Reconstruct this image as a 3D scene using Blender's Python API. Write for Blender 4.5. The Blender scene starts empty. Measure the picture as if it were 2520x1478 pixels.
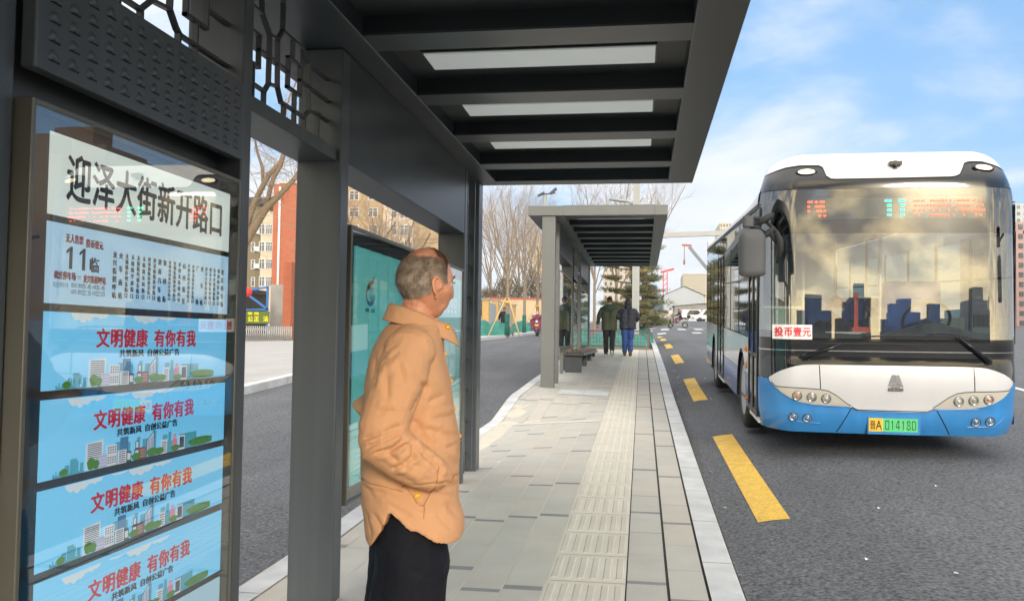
import bpy, bmesh, math, random
from mathutils import Vector, Matrix, noise as mnoise
R_ = math.radians
random.seed(7)
SC = bpy.context.scene
COL = SC.collection

# ------------------------------------------------------------------ camera
F_, CX_, CY_, HCAM = 2164.0, 1260.0, 739.0, 1.36
PSI = math.atan(320 / F_); PIT = math.atan(95 / F_); ROL = 0.013
fw = Vector((-math.sin(PSI) * math.cos(PIT), math.cos(PSI) * math.cos(PIT), math.sin(PIT)))
r0 = Vector((math.cos(PSI), math.sin(PSI), 0)); u0 = r0.cross(fw)
RV = r0 * math.cos(ROL) + u0 * math.sin(ROL); UV_ = -r0 * math.sin(ROL) + u0 * math.cos(ROL)
cam = bpy.data.cameras.new('camera'); camo = bpy.data.objects.new('camera', cam); COL.objects.link(camo)
mm = Matrix((RV, UV_, -fw)).transposed().to_4x4(); mm.translation = (0, 0, HCAM)
camo.matrix_world = mm
cam.sensor_width = 36; cam.lens = 36 * F_ / 2520; cam.clip_end = 3000; cam.clip_start = .05
SC.camera = camo

def at(u, v, Y):
    "world point at distance Y along the street that is seen at (u, v) of the 2520-wide photo"
    d = fw + RV * ((u - CX_) / F_) - UV_ * ((v - CY_) / F_)
    return Vector((0, 0, HCAM)) + d * (Y / d.y)

# ------------------------------------------------------------------ sky and sun
SUN_EL, SUN_AZ = 17.0, 20.0          # azimuth measured from -Y (behind the camera) towards +X
W = bpy.data.worlds.new("World"); SC.world = W; W.use_nodes = True
nt = W.node_tree; N = nt.nodes; LK = nt.links
for n in list(N): N.remove(n)
sdir = Vector((math.sin(R_(SUN_AZ)) * math.cos(R_(SUN_EL)), -math.cos(R_(SUN_AZ)) * math.cos(R_(SUN_EL)), math.sin(R_(SUN_EL))))
def nd(t, **k):
    n = N.new(t)
    for a, b in k.items():
        if a[0] == 'i' and a[1:].isdigit(): n.inputs[int(a[1:])].default_value = b
        else: setattr(n, a, b)
    return n
def mth(op, a, b=None, c=None, clamp=False):
    n = N.new('ShaderNodeMath'); n.operation = op; n.use_clamp = clamp
    for i, x in enumerate((a, b, c)):
        if x is None: continue
        if isinstance(x, (int, float)): n.inputs[i].default_value = x
        else: LK.new(x, n.inputs[i])
    return n.outputs[0]
def mixc(fac, a, b):
    n = N.new('ShaderNodeMix'); n.data_type = 'RGBA'; n.clamp_factor = True
    for i, x in ((0, fac), (6, a), (7, b)):
        if isinstance(x, (int, float, tuple)): n.inputs[i].default_value = x
        else: LK.new(x, n.inputs[i])
    return n.outputs[2]
sky = nd('ShaderNodeTexSky', sky_type='NISHITA', sun_disc=False, sun_elevation=R_(SUN_EL), sun_rotation=R_(180 - SUN_AZ), air_density=1.0, dust_density=.8, ozone_density=2.0)
tc = nd('ShaderNodeTexCoord'); sep = nd('ShaderNodeSeparateXYZ'); LK.new(tc.outputs['Generated'], sep.inputs[0])
dz = mth('MAXIMUM', sep.outputs[2], 0.0)
den = mth('ADD', dz, .22)
cmb = nd('ShaderNodeCombineXYZ'); LK.new(mth('DIVIDE', sep.outputs[0], den), cmb.inputs[0]); LK.new(mth('DIVIDE', sep.outputs[1], den), cmb.inputs[1])
nz = nd('ShaderNodeTexNoise', noise_dimensions='3D'); nz.inputs['Scale'].default_value = 1.15; nz.inputs['Detail'].default_value = 7; nz.inputs['Roughness'].default_value = .58; nz.inputs['Distortion'].default_value = .35
mp = nd('ShaderNodeMapping'); mp.inputs['Location'].default_value = (3.1, 1.7, 0.4); LK.new(cmb.outputs[0], mp.inputs[0]); LK.new(mp.outputs[0], nz.inputs['Vector'])
dot = nd('ShaderNodeVectorMath', operation='DOT_PRODUCT'); LK.new(tc.outputs['Generated'], dot.inputs[0]); dot.inputs[1].default_value = sdir
sunp = mth('POWER', mth('MAXIMUM', mth('MULTIPLY_ADD', dot.outputs['Value'], .5, .5), 0), 3.0)      # 1 towards the sun, 0 opposite
glow = mth('POWER', mth('MAXIMUM', dot.outputs['Value'], 0), 170.0)
# more cloud near the horizon and on the sun's side
left = mth('MULTIPLY_ADD', sep.outputs[0], -.06, .05)
cov = mth('ADD', mth('ADD', nz.outputs[0], mth('MULTIPLY', mth('POWER', mth('SUBTRACT', 1, dz), 5), .16)), mth('ADD', mth('MULTIPLY', sunp, .10), left))
cl = nd('ShaderNodeMapRange', interpolation_type='SMOOTHSTEP'); LK.new(cov, cl.inputs[0]); cl.inputs[1].default_value = .47; cl.inputs[2].default_value = .70
nz2 = nd('ShaderNodeTexNoise'); nz2.inputs['Scale'].default_value = 2.4; nz2.inputs['Detail'].default_value = 5; LK.new(mp.outputs[0], nz2.inputs['Vector'])
ccool = mixc(nz2.outputs[0], (5.0, 5.8, 6.9, 1), (7.9, 7.9, 8.0, 1))
n2 = nd('ShaderNodeMapRange'); LK.new(nz2.outputs[0], n2.inputs[0]); n2.inputs[1].default_value = .43; n2.inputs[2].default_value = .62
cwarm = mixc(n2.outputs[0], (3.0, 3.1, 3.4, 1), (20., 16.2, 9.4, 1))
ccol = mixc(mth('MULTIPLY', sunp, 1.0), ccool, cwarm)
base = mixc(.5, sky.outputs[0], (2.3, 4.9, 8.6, 1))
c1 = mixc(cl.outputs[0], base, ccol)
hz = mth('POWER', mth('SUBTRACT', 1, dz), 17)
hcol = mixc(sunp, (6.5, 6.7, 7.1, 1), (30., 23., 12., 1))
c2 = mixc(mth('MULTIPLY', hz, .8), c1, hcol)
zen = nd('ShaderNodeMapRange', interpolation_type='SMOOTHSTEP'); LK.new(dz, zen.inputs[0]); zen.inputs[1].default_value = .36; zen.inputs[2].default_value = .75; zen.inputs[4].default_value = .9
c2 = mixc(zen.outputs[0], c2, (14.5, 13.9, 13.0, 1))          # bright cloud added overhead, out of view, to lift the light
c3 = mixc(glow, c2, (170., 142., 95., 1))
bg = nd('ShaderNodeBackground'); bg.inputs[1].default_value = .1; LK.new(c3, bg.inputs[0])
out = nd('ShaderNodeOutputWorld'); LK.new(bg.outputs[0], out.inputs[0])
sl = bpy.data.lights.new('sun', 'SUN'); sl.energy = 1.5; sl.angle = R_(12); sl.color = (1, .93, .84)
so = bpy.data.objects.new('sun', sl); COL.objects.link(so); so.rotation_euler = (-sdir).to_track_quat('-Z', 'Y').to_euler()
SC.view_settings.view_transform = 'Standard'; SC.view_settings.look = 'None'; SC.view_settings.gamma = 1
SC.view_settings.exposure = .60
SC.render.engine = 'CYCLES'
SC.cycles.max_bounces = 8; SC.cycles.transparent_max_bounces = 16; SC.cycles.caustics_reflective = False; SC.cycles.caustics_refractive = False
SC.cycles.use_denoising = True

# ------------------------------------------------------------------ materials
MATS = {}
def mat(name, col, rough=.5, metal=0., var=0., vs=4., bump=0., bs=60., coat=0., emit=None, es=0., stretch=None, spec=.5, fine=0., fs=300., streak=None):
    m = bpy.data.materials.new(name); m.use_nodes = True; t = m.node_tree; p = t.nodes['Principled BSDF']
    p.inputs['Base Color'].default_value = (*col, 1); p.inputs['Roughness'].default_value = rough; p.inputs['Metallic'].default_value = metal
    p.inputs['Coat Weight'].default_value = coat; p.inputs['Coat Roughness'].default_value = .04; p.inputs['Specular IOR Level'].default_value = spec
    if emit: p.inputs['Emission Color'].default_value = (*emit, 1); p.inputs['Emission Strength'].default_value = es
    if var or bump or fine or streak:
        tcn = t.nodes.new('ShaderNodeTexCoord'); src = tcn.outputs['Object']
        if stretch:
            mpn = t.nodes.new('ShaderNodeMapping'); mpn.inputs['Scale'].default_value = stretch; t.links.new(src, mpn.inputs[0]); src = mpn.outputs[0]
        last = None
        def layer(amount, scale, last, det):
            nn = t.nodes.new('ShaderNodeTexNoise'); nn.inputs['Scale'].default_value = scale; nn.inputs['Detail'].default_value = det; t.links.new(src, nn.inputs['Vector'])
            mr = t.nodes.new('ShaderNodeMapRange'); mr.inputs[1].default_value = .25; mr.inputs[2].default_value = .75; mr.inputs[3].default_value = 1 - amount; mr.inputs[4].default_value = 1 + amount
            t.links.new(nn.outputs[0], mr.inputs[0])
            vm = t.nodes.new('ShaderNodeVectorMath'); vm.operation = 'MULTIPLY'
            if last is None: vm.inputs[0].default_value = col
            else: t.links.new(last, vm.inputs[0])
            t.links.new(mr.outputs[0], vm.inputs[1]); return vm.outputs[0]
        if var: last = layer(var, vs, last, 5)
        if fine: last = layer(fine, fs, last, 2)
        if streak:
            mpn = t.nodes.new('ShaderNodeMapping'); mpn.inputs['Scale'].default_value = streak[2]; t.links.new(tcn.outputs['Object'], mpn.inputs[0]); keep = src; src = mpn.outputs[0]; last = layer(streak[0], streak[1], last, 6); src = keep
        if last: t.links.new(last, p.inputs['Base Color'])
        if last and emit and emit == 'self': pass
        if bump:
            nb = t.nodes.new('ShaderNodeTexNoise'); nb.inputs['Scale'].default_value = bs; nb.inputs['Detail'].default_value = 4; t.links.new(src, nb.inputs['Vector'])
            b = t.nodes.new('ShaderNodeBump'); b.inputs['Strength'].default_value = bump; b.inputs['Distance'].default_value = .02; t.links.new(nb.outputs[0], b.inputs['Height']); t.links.new(b.outputs[0], p.inputs['Normal'])
    MATS[name] = m; return m
def glass(name, tint, base, rough=.0, wav=0):
    "thin sheet: part mirror, part tinted see-through"
    m = bpy.data.materials.new(name); m.use_nodes = True; t = m.node_tree; t.nodes.clear()
    o = t.nodes.new('ShaderNodeOutputMaterial'); mx = t.nodes.new('ShaderNodeMixShader'); tr = t.nodes.new('ShaderNodeBsdfTransparent'); gl = t.nodes.new('ShaderNodeBsdfGlossy')
    tr.inputs[0].default_value = (*tint, 1); gl.inputs[0].default_value = (1, 1, 1, 1); gl.inputs['Roughness'].default_value = rough
    if wav:
        nb = t.nodes.new('ShaderNodeTexNoise'); nb.inputs['Scale'].default_value = wav; nb.inputs['Detail'].default_value = 2; tcn = t.nodes.new('ShaderNodeTexCoord'); t.links.new(tcn.outputs['Object'], nb.inputs['Vector'])
        bp = t.nodes.new('ShaderNodeBump'); bp.inputs['Strength'].default_value = .035; bp.inputs['Distance'].default_value = .02; t.links.new(nb.outputs[0], bp.inputs['Height']); t.links.new(bp.outputs[0], gl.inputs['Normal'])
    lw = t.nodes.new('ShaderNodeLayerWeight'); pw = t.nodes.new('ShaderNodeMath'); pw.operation = 'POWER'; pw.inputs[1].default_value = 5; t.links.new(lw.outputs['Facing'], pw.inputs[0])
    ad = t.nodes.new('ShaderNodeMath'); ad.operation = 'MULTIPLY_ADD'; ad.use_clamp = True; ad.inputs[1].default_value = 1 - base; ad.inputs[2].default_value = base; t.links.new(pw.outputs[0], ad.inputs[0])
    t.links.new(ad.outputs[0], mx.inputs[0]); t.links.new(tr.outputs[0], mx.inputs[1]); t.links.new(gl.outputs[0], mx.inputs[2]); t.links.new(mx.outputs[0], o.inputs[0])
    MATS[name] = m; return m
def emis(name, col, s):
    return mat(name, tuple(min(1, c * .6) for c in col), .5, emit=col, es=s)

mat('steel', (.066, .078, .087), .34, .0, var=.10, vs=3, stretch=(1, 1, .3), bump=.02, bs=400, fine=.05, fs=260, streak=(.13, 1, (14, 14, .5)))
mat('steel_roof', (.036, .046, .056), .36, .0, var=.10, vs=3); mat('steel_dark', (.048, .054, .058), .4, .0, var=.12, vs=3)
mat('steel_edge', (.14, .135, .11), .35, .3, var=.1)
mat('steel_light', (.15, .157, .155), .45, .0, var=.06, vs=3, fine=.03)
mat('ceiling', (.014, .018, .022), .5, var=.1); mat('beam_shade', (.010, .013, .017), .5, var=.1)
mat('diffuser', (.74, .76, .75), .45, var=.03, emit=(.9, .95, .95), es=.12)  # the lamps are off; a faint glow is added to brighten their panels
mat('black', (.008, .009, .011), .25, var=.2)
mat('panel_back', (.012, .011, .012), .3, var=.3, vs=5)
mat('rubber', (.02, .02, .021), .7, var=.2, vs=20)
mat('chrome', (.7, .7, .7), .15, 1.0)
mat('white_paint', (.72, .725, .735), .28, coat=.5, var=.05, vs=4)
mat('mask_white', (.58, .59, .62), .3, coat=.4, var=.045, vs=5)
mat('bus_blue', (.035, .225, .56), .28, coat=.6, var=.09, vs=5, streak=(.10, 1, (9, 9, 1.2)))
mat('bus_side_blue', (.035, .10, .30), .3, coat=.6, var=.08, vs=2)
mat('bus_silver', (.60, .62, .66), .28, coat=.5, var=.05, vs=1.5, streak=(.08, 1, (6, 6, 1)))
mat('bus_black', (.008, .009, .012), .08, coat=.8)
mat('dash_grey', (.075, .08, .085), .6, var=.15)
mat('seat_blue', (.03, .10, .42), .7, var=.3, vs=8)
mat('seat_grey', (.35, .38, .36), .5)
mat('floor_grey', (.12, .13, .13), .6)
mat('pole_white', (.7, .7, .66), .35)
mat('red_plastic', (.75, .07, .04), .4)
mat('orange', (.85, .25, .03), .3)
mat('lens', (.75, .76, .74), .08, coat=1, spec=.8)
mat('lens_grey', (.35, .34, .31), .1, coat=1, spec=.8)
mat('lens_amber', (.62, .30, .14), .12, coat=1)
mat('reflector', (.62, .59, .52), .3, .25)
mat('plate_green', (.10, .60, .22), .35)
mat('plate_yellow', (.95, .52, .03), .35)
mat('ink', (.012, .014, .02), .5)
mat('ink_red', (.72, .02, .05), .5)
mat('ink_blue', (.02, .03, .10), .5)
mat('paper_white', (.82, .82, .82), .5, var=.02)
emis('led_red', (1.0, .05, .02), 5.); emis('led_green', (.02, 1.0, .45), 4.); emis('warm_lamp', (1.0, .86, .55), 1.6)
glass('windscreen', (.72, .78, .76), .25, .006, 1.6); glass('dark_glass', (.20, .23, .23), .20); glass('side_glass', (.60, .68, .66), .10, .0, 6); glass('clear_glass', (.95, .96, .955), .10)
mat('asphalt', (.106, .111, .122), .8, var=.16, vs=.5, bump=.6, bs=70, fine=.78, fs=38, streak=(.17, 1.0, (1.7, .06, 1)))
mat('asphalt_far', (.085, .09, .10), .8, var=.12, vs=.3, fine=.15, fs=30)
mat('kerb_stone', (.56, .57, .58), .7, var=.20, vs=3.5, bump=.1, bs=40, fine=.08, fs=150)
mat('joint', (.58, .54, .45), .9, var=.1)
mat('joint_dark', (.03, .028, .025), .9)
for i, c in enumerate([(.455, .44, .40), (.48, .455, .405), (.445, .43, .39), (.475, .445, .395), (.46, .45, .41)]):
    mat('slab%d' % i, c, .8, var=.07, vs=3, bump=.06, bs=200, fine=.10, fs=220)
mat('slab_dark', (.22, .225, .23), .8, var=.15)
mat('tactile', (.60, .565, .48), .75, var=.08, vs=3, fine=.07, fs=180)
mat('tactile_bar', (.54, .515, .445), .75, var=.08, vs=3)
mat('yellow_paint', (.74, .46, .06), .6, var=.14, vs=7, bump=.5, bs=26, fine=.22, fs=40)
mat('white_line', (.62, .63, .65), .7, var=.15, vs=6)
mat('soil', (.12, .10, .075), .9, var=.3, vs=2)
mat('sidewalk', (.40, .39, .375), .85, var=.10, vs=1.2, fine=.08, fs=20)
mat('jacket', (.57, .30, .15), .8, spec=.25, var=.05, vs=7, fine=.06, fs=700, bump=.14, bs=30)
mat('jacket_seam', (.36, .15, .05), .7); mat('snap', (.85, .46, .02), .3)
mat('trousers', (.0045, .005, .009), .8, spec=.25, var=.3, vs=8, bump=.12, bs=30)
mat('skin', (.60, .265, .145), .5, var=.14, vs=22, bump=.08, bs=120, fine=.05, fs=300)
mat('hair_a', (.27, .195, .135), .6); mat('hair_b', (.14, .105, .08), .6); mat('hair_c', (.46, .38, .30), .6); mat('scalp', (.40, .21, .12), .6, var=.15, vs=30)
mat('olive', (.045, .052, .026), .8, var=.2, vs=8, bump=.2, bs=25); mat('hood_green', (.03, .055, .05), .8)
mat('navy', (.018, .021, .035), .7, var=.3, vs=9, bump=.3, bs=18); mat('jeans', (.025, .06, .22), .8, var=.25, vs=10, bump=.2, bs=25)
mat('black_cloth', (.008, .008, .010), .8, var=.2); mat('maroon', (.20, .05, .10), .75, var=.2, vs=6, bump=.3, bs=14); mat('shoe_brown', (.10, .05, .03), .6); mat('shoe_sole', (.6, .58, .54), .7)
mat('face_mask', (.45, .68, .68), .7); mat('white_cloth', (.7, .66, .62), .8, var=.1)
mat('bark', (.20, .145, .09), .85, var=.25, vs=12); mat('bark_grey', (.25, .20, .15), .85, var=.2, vs=12); mat('twig', (.34, .255, .18), .85); mat('stake', (.62, .46, .24), .7); mat('hedge', (.10, .075, .045), .9, var=.3, vs=3)
mat('needle_a', (.13, .145, .07), .8); mat('needle_b', (.20, .185, .09), .8); mat('needle_c', (.085, .10, .05), .8); mat('needle_d', (.36, .27, .12), .8)
mat('net_green', (.035, .20, .165), .85, var=.22, vs=3, bump=.4, bs=6); mat('net_dark', (.012, .11, .085), .85, var=.2)
mat('wall_yellow', (.62, .49, .32), .85, var=.06, vs=.6); mat('coping_red', (.50, .12, .08), .8); mat('fence_yellow', (.60, .38, .14), .8)
mat('brick_red', (.42, .125, .06), .85, var=.10, vs=1.5, fine=.1, fs=8); mat('olive_wall', (.20, .165, .10), .9, var=.08, vs=.4); mat('cream_wall', (.62, .52, .39), .85, var=.06, vs=.5); mat('tan_wall', (.44, .33, .19), .9, var=.06, vs=.4)
mat('window_frame', (.72, .74, .74), .5); mat('window_dark', (.10, .125, .14), .12, var=.3, vs=1, spec=.7); mat('roof_dark', (.04, .042, .05), .8)
mat('concrete', (.34, .32, .29), .9, var=.18, vs=1.2); mat('concrete_tower', (.56, .50, .42), .9, var=.04); mat('tower_tan', (.60, .53, .40), .9, var=.04); mat('tower_brown', (.16, .105, .07), .9, var=.1); mat('tower_grey', (.16, .17, .18), .7, var=.3, vs=.3)
mat('shed_white', (.46, .50, .53), .6, var=.05); mat('shed_grey', (.36, .40, .44), .6, var=.06); mat('hoarding', (.32, .42, .50), .6, var=.08); mat('sky_blue', (.07, .30, .62), .6); mat('blue_frame', (.03, .17, .50), .5); mat('sign_green', (.10, .16, .02), .6); mat('yellow_ink', (.95, .75, .02), .5, emit=(.95, .75, .02), es=.15)
mat('gate_grey', (.42, .41, .39), .4, .4); mat('rail_red', (.14, .055, .05), .6, var=.2); mat('crane_red', (.62, .05, .06), .5); mat('crane_dark', (.20, .21, .25), .6); mat('wood', (.20, .115, .065), .6, var=.3, vs=10, stretch=(1, 1, 1)); mat('car_white', (.72, .73, .74), .25, coat=.8); mat('car_glass', (.03, .04, .05), .08, spec=.8)
mat('pole_grey', (.36, .37, .37), .5, .2, var=.05); mat('lantern', (.75, .04, .02), .5); mat('litter', (.7, .7, .68), .8); mat('litter_leaf', (.6, .3, .05), .8); mat('pink_wall', (.50, .33, .31), .85)
mat('ground', (.16, .15, .14), .95, var=.2, vs=.1)
# backlit display faces
mat('ad_sky', (.20, .52, .72), .4, emit=(.13, .50, .82), es=.56, var=.05, vs=1.2); mat('ad_sky_pale', (.42, .66, .80), .4, emit=(.45, .75, .95), es=.26); mat('name_face', (.62, .66, .64), .4, emit=(.75, .85, .80), es=.46); mat('route_face', (.40, .58, .72), .4, emit=(.42, .68, .90), es=.42)
mat('ad_red', (.66, .01, .05), .4, emit=(.75, .01, .05), es=.16); mat('ad_navy', (.01, .012, .04), .4); mat('ad_cloud', (.62, .75, .82), .4, emit=(.8, .9, 1), es=.3); mat('ad_teal', (.05, .34, .50), .4, emit=(.08, .50, .68), es=.25); mat('ad_white', (.66, .72, .80), .4, emit=(.8, .88, 1), es=.26); mat('ad_grey', (.09, .13, .19), .4); mat('ad_lilac', (.48, .50, .72), .4, emit=(.6, .65, .9), es=.22); mat('ad_green', (.06, .28, .03), .4, emit=(.06, .35, .03), es=.14); mat('ad_brick', (.36, .08, .05), .4, emit=(.5, .1, .06), es=.1); mat('ad_pink', (.75, .25, .38), .4, emit=(.9, .3, .45), es=.22); mat('ad_blue', (.03, .17, .42), .4, emit=(.03, .2, .5), es=.18)
mat('ink_grey', (.035, .033, .036), .5); mat('ink_pale_red', (.62, .05, .08), .5); mat('ink_slate', (.06, .085, .13), .5)
mat('poster_teal', (.115, .44, .42), .4, emit=(.12, .52, .49), es=.40, var=.10, vs=.9); mat('poster_light', (.30, .62, .60), .4, emit=(.3, .75, .72), es=.25); mat('poster_deep', (.05, .33, .33), .4, emit=(.05, .42, .42), es=.22); mat('poster_white', (.6, .74, .72), .4, emit=(.75, .95, .92), es=.26); mat('logo_orange', (.52, .18, .06), .4, emit=(.5, .2, .08), es=.08); mat('logo_blue', (.02, .14, .28), .4, emit=(.02, .2, .4), es=.08); mat('logo_brown', (.25, .12, .08), .4)

# ------------------------------------------------------------------ mesh helpers
class MB:
    def __init__(s): s.v = []; s.f = []; s.m = []; s.s = []
    def add(s, vs, fs, m=0, sm=False, M=None):
        o = len(s.v); s.v += [tuple(M @ Vector(p)) if M else tuple(p) for p in vs]
        for f in fs: s.f.append([i + o for i in f]); s.m.append(m); s.s.append(sm)
        return s
    def box(s, x0, x1, y0, y1, z0, z1, m=0, M=None):
        vs = [(x, y, z) for z in (z0, z1) for y in (y0, y1) for x in (x0, x1)]
        return s.add(vs, [(0, 2, 3, 1), (4, 5, 7, 6), (0, 1, 5, 4), (2, 6, 7, 3), (0, 4, 6, 2), (1, 3, 7, 5)], m, False, M)
    def quad(s, a, b, c, d, m=0): return s.add([a, b, c, d], [(0, 1, 2, 3)], m)
    def bar(s, p, q, w, h=None, m=0, up=(0, 0, 1)):
        p = Vector(p); q = Vector(q); h = h or w; d = (q - p).normalized(); u = Vector(up)
        if abs(d.dot(u)) > .98: u = Vector((0, 1, 0))
        a = d.cross(u).normalized() * w / 2; b = a.cross(d).normalized() * h / 2
        vs = [c + i * a + j * b for c in (p, q) for j in (-1, 1) for i in (-1, 1)]
        return s.add(vs, [(0, 1, 3, 2), (4, 6, 7, 5), (0, 4, 5, 1), (2, 3, 7, 6), (0, 2, 6, 4), (1, 5, 7, 3)], m)
    def tube(s, pts, rad, n=8, m=0, caps=True, sm=True, sx=1.0, side=None):
        pts = [Vector(p) for p in pts]
        if isinstance(rad, (int, float)): rad = [rad] * len(pts)
        o = len(s.v); prev = None
        for i, p in enumerate(pts):
            d = (pts[min(i + 1, len(pts) - 1)] - pts[max(i - 1, 0)]); d = d.normalized() if d.length > 1e-9 else Vector((0, 0, 1))
            if prev is None:
                u = Vector(side) if side else (Vector((1, 0, 0)) if abs(d.x) < .8 else Vector((0, 1, 0)))
            else: u = prev
            a = (u - d * u.dot(d)); a = a.normalized() if a.length > 1e-6 else d.orthogonal().normalized()
            prev = a; b = d.cross(a)
            for k in range(n):
                t = 2 * math.pi * k / n; s.v.append(tuple(p + a * (math.cos(t) * rad[i] * sx) + b * (math.sin(t) * rad[i])))
        for i in range(len(pts) - 1):
            for k in range(n):
                k2 = (k + 1) % n; s.f.append([o + i * n + k, o + i * n + k2, o + (i + 1) * n + k2, o + (i + 1) * n + k]); s.m.append(m); s.s.append(sm)
        if caps:
            s.f.append([o + k for k in reversed(range(n))]); s.m.append(m); s.s.append(False)
            s.f.append([o + (len(pts) - 1) * n + k for k in range(n)]); s.m.append(m); s.s.append(False)
        return s
    def prism(s, poly, o, ex, ey, d, m=0, back=True):
        "polygon (2D) in the frame o, ex, ey, raised by d along ex x ey"
        o = Vector(o); ex = Vector(ex); ey = Vector(ey); nz_ = ex.cross(ey).normalized(); n = len(poly)
        lo = [o + ex * a + ey * b for a, b in poly]; hi = [p + nz_ * d for p in lo]
        fs = [tuple(range(n, 2 * n))] + [(i, (i + 1) % n, n + (i + 1) % n, n + i) for i in range(n)]
        if back: fs.append(tuple(reversed(range(n))))
        return s.add(lo + hi, fs, m)
    def lathe(s, prof, o, axis, n=24, m=0, sm=True, caps=True):
        o = Vector(o); d = Vector(axis).normalized(); a = d.orthogonal().normalized(); b = d.cross(a); k0 = len(s.v)
        for r, h in prof:
            for k in range(n):
                t = 2 * math.pi * k / n; s.v.append(tuple(o + d * h + (a * math.cos(t) + b * math.sin(t)) * r))
        for i in range(len(prof) - 1):
            for k in range(n):
                k2 = (k + 1) % n; s.f.append([k0 + i * n + k, k0 + i * n + k2, k0 + (i + 1) * n + k2, k0 + (i + 1) * n + k]); s.m.append(m); s.s.append(sm)
        if caps:
            s.f.append([k0 + k for k in reversed(range(n))]); s.m.append(m); s.s.append(False)
            s.f.append([k0 + (len(prof) - 1) * n + k for k in range(n)]); s.m.append(m); s.s.append(False)
        return s
    def grid(s, fn, nu, nv, m=0, sm=True, cu=False):
        o = len(s.v)
        for j in range(nv + 1):
            for i in range(nu + (0 if cu else 1)): s.v.append(tuple(fn(i / nu, j / nv)))
        w = nu if cu else nu + 1
        for j in range(nv):
            for i in range(nu):
                i2 = (i + 1) % w if cu else i + 1
                s.f.append([o + j * w + i, o + j * w + i2, o + (j + 1) * w + i2, o + (j + 1) * w + i]); s.m.append(m); s.s.append(sm)
        return s
    def ball(s, c, r, nu=14, nv=10, m=0, M=None):
        c = Vector(c); r = (r, r, r) if isinstance(r, (int, float)) else r; M3 = M or Matrix.Identity(3)
        def fn(u, v):
            a = 2 * math.pi * u; b = math.pi * (v * .998 + .001); return c + M3 @ Vector((r[0] * math.cos(a) * math.sin(b), r[1] * math.sin(a) * math.sin(b), -r[2] * math.cos(b)))
        return s.grid(fn, nu, nv, m, True, True)
    def mesh(s, name, mats, loc=(0, 0, 0)):
        me = bpy.data.meshes.new(name); l = Vector(loc)
        me.from_pydata([tuple(Vector(p) - l) for p in s.v] if l.length else s.v, [], s.f)
        for q in ([mats] if isinstance(mats, str) else mats): me.materials.append(MATS[q])
        me.polygons.foreach_set('material_index', s.m); me.polygons.foreach_set('use_smooth', s.s); me.update(); return me
    def build(s, name, mats, parent=None, loc=(0, 0, 0), bevel=0, sharp=None):
        return link(name, s.mesh(name, mats, loc), parent, loc, bevel)
WORLD = set()
def link(name, me, parent=None, loc=(0, 0, 0), bevel=0):
    o = bpy.data.objects.new(name, me); COL.objects.link(o); o.location = loc
    if parent:
        o.parent = parent
        if parent.name in WORLD: o.matrix_parent_inverse = parent.matrix_basis.inverted()
    if bevel:
        b = o.modifiers.new('bevel', 'BEVEL'); b.width = bevel; b.segments = 2; b.limit_method = 'ANGLE'; b.harden_normals = False
    return o
def tag(o, label=None, cat=None, group=None, kind=None):
    if label: o['label'] = label
    if cat: o['category'] = cat
    if group: o['group'] = group
    if kind: o['kind'] = kind
    return o
def thing(name, label, cat, loc=(0, 0, 0), rz=0., group=None, world=True):
    "an Empty at the thing's base; its parts are authored in world coordinates (world) or in its own (not world)"
    o = bpy.data.objects.new(name, None); COL.objects.link(o); o.location = loc; o.rotation_euler = (0, 0, rz); o.empty_display_size = .2
    o.matrix_basis = Matrix.LocRotScale(Vector(loc), o.rotation_euler, None)
    if world: WORLD.add(o.name)
    return tag(o, label, cat, group)
def struct(o): o['kind'] = 'structure'; return o
def copy_tree(o, parent=None):
    c = o.copy(); COL.objects.link(c); pi = o.matrix_parent_inverse.copy()
    if parent: c.parent = parent; c.matrix_parent_inverse = pi
    for ch in list(o.children): copy_tree(ch, c)
    return c
def dup(o, loc, rz, label, group=None, scale=None):
    c = copy_tree(o); c.location = loc; c.rotation_euler = (0, 0, rz); c['label'] = label
    if group: c['group'] = group
    if scale: c.scale = (scale,) * 3
    return c
def organic(mb, name, mats, voxel, smooth=4, parent=None, disp=None, loc=(0, 0, 0), fac=.5):
    "fuse the pieces of a builder into one continuous skin"
    me = mb.mesh('tmp', mats, loc); o = bpy.data.objects.new('tmp', me); COL.objects.link(o)
    r = o.modifiers.new('r', 'REMESH'); r.mode = 'VOXEL'; r.voxel_size = voxel; r.use_smooth_shade = True
    if smooth: sm = o.modifiers.new('s', 'SMOOTH'); sm.iterations = smooth; sm.factor = fac
    bpy.context.view_layer.update()
    me2 = bpy.data.meshes.new_from_object(o.evaluated_get(bpy.context.evaluated_depsgraph_get())); me2.name = name
    bpy.data.objects.remove(o); bpy.data.meshes.remove(me)
    if not me2.materials:
        for q in ([mats] if isinstance(mats, str) else mats): me2.materials.append(MATS[q])
    if disp:
        for v, nrm in [(v, v.normal.copy()) for v in me2.vertices]: v.co = disp(v.co.copy(), nrm)
    for p in me2.polygons: p.use_smooth = True
    me2.update(); return link(name, me2, parent, loc)

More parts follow.
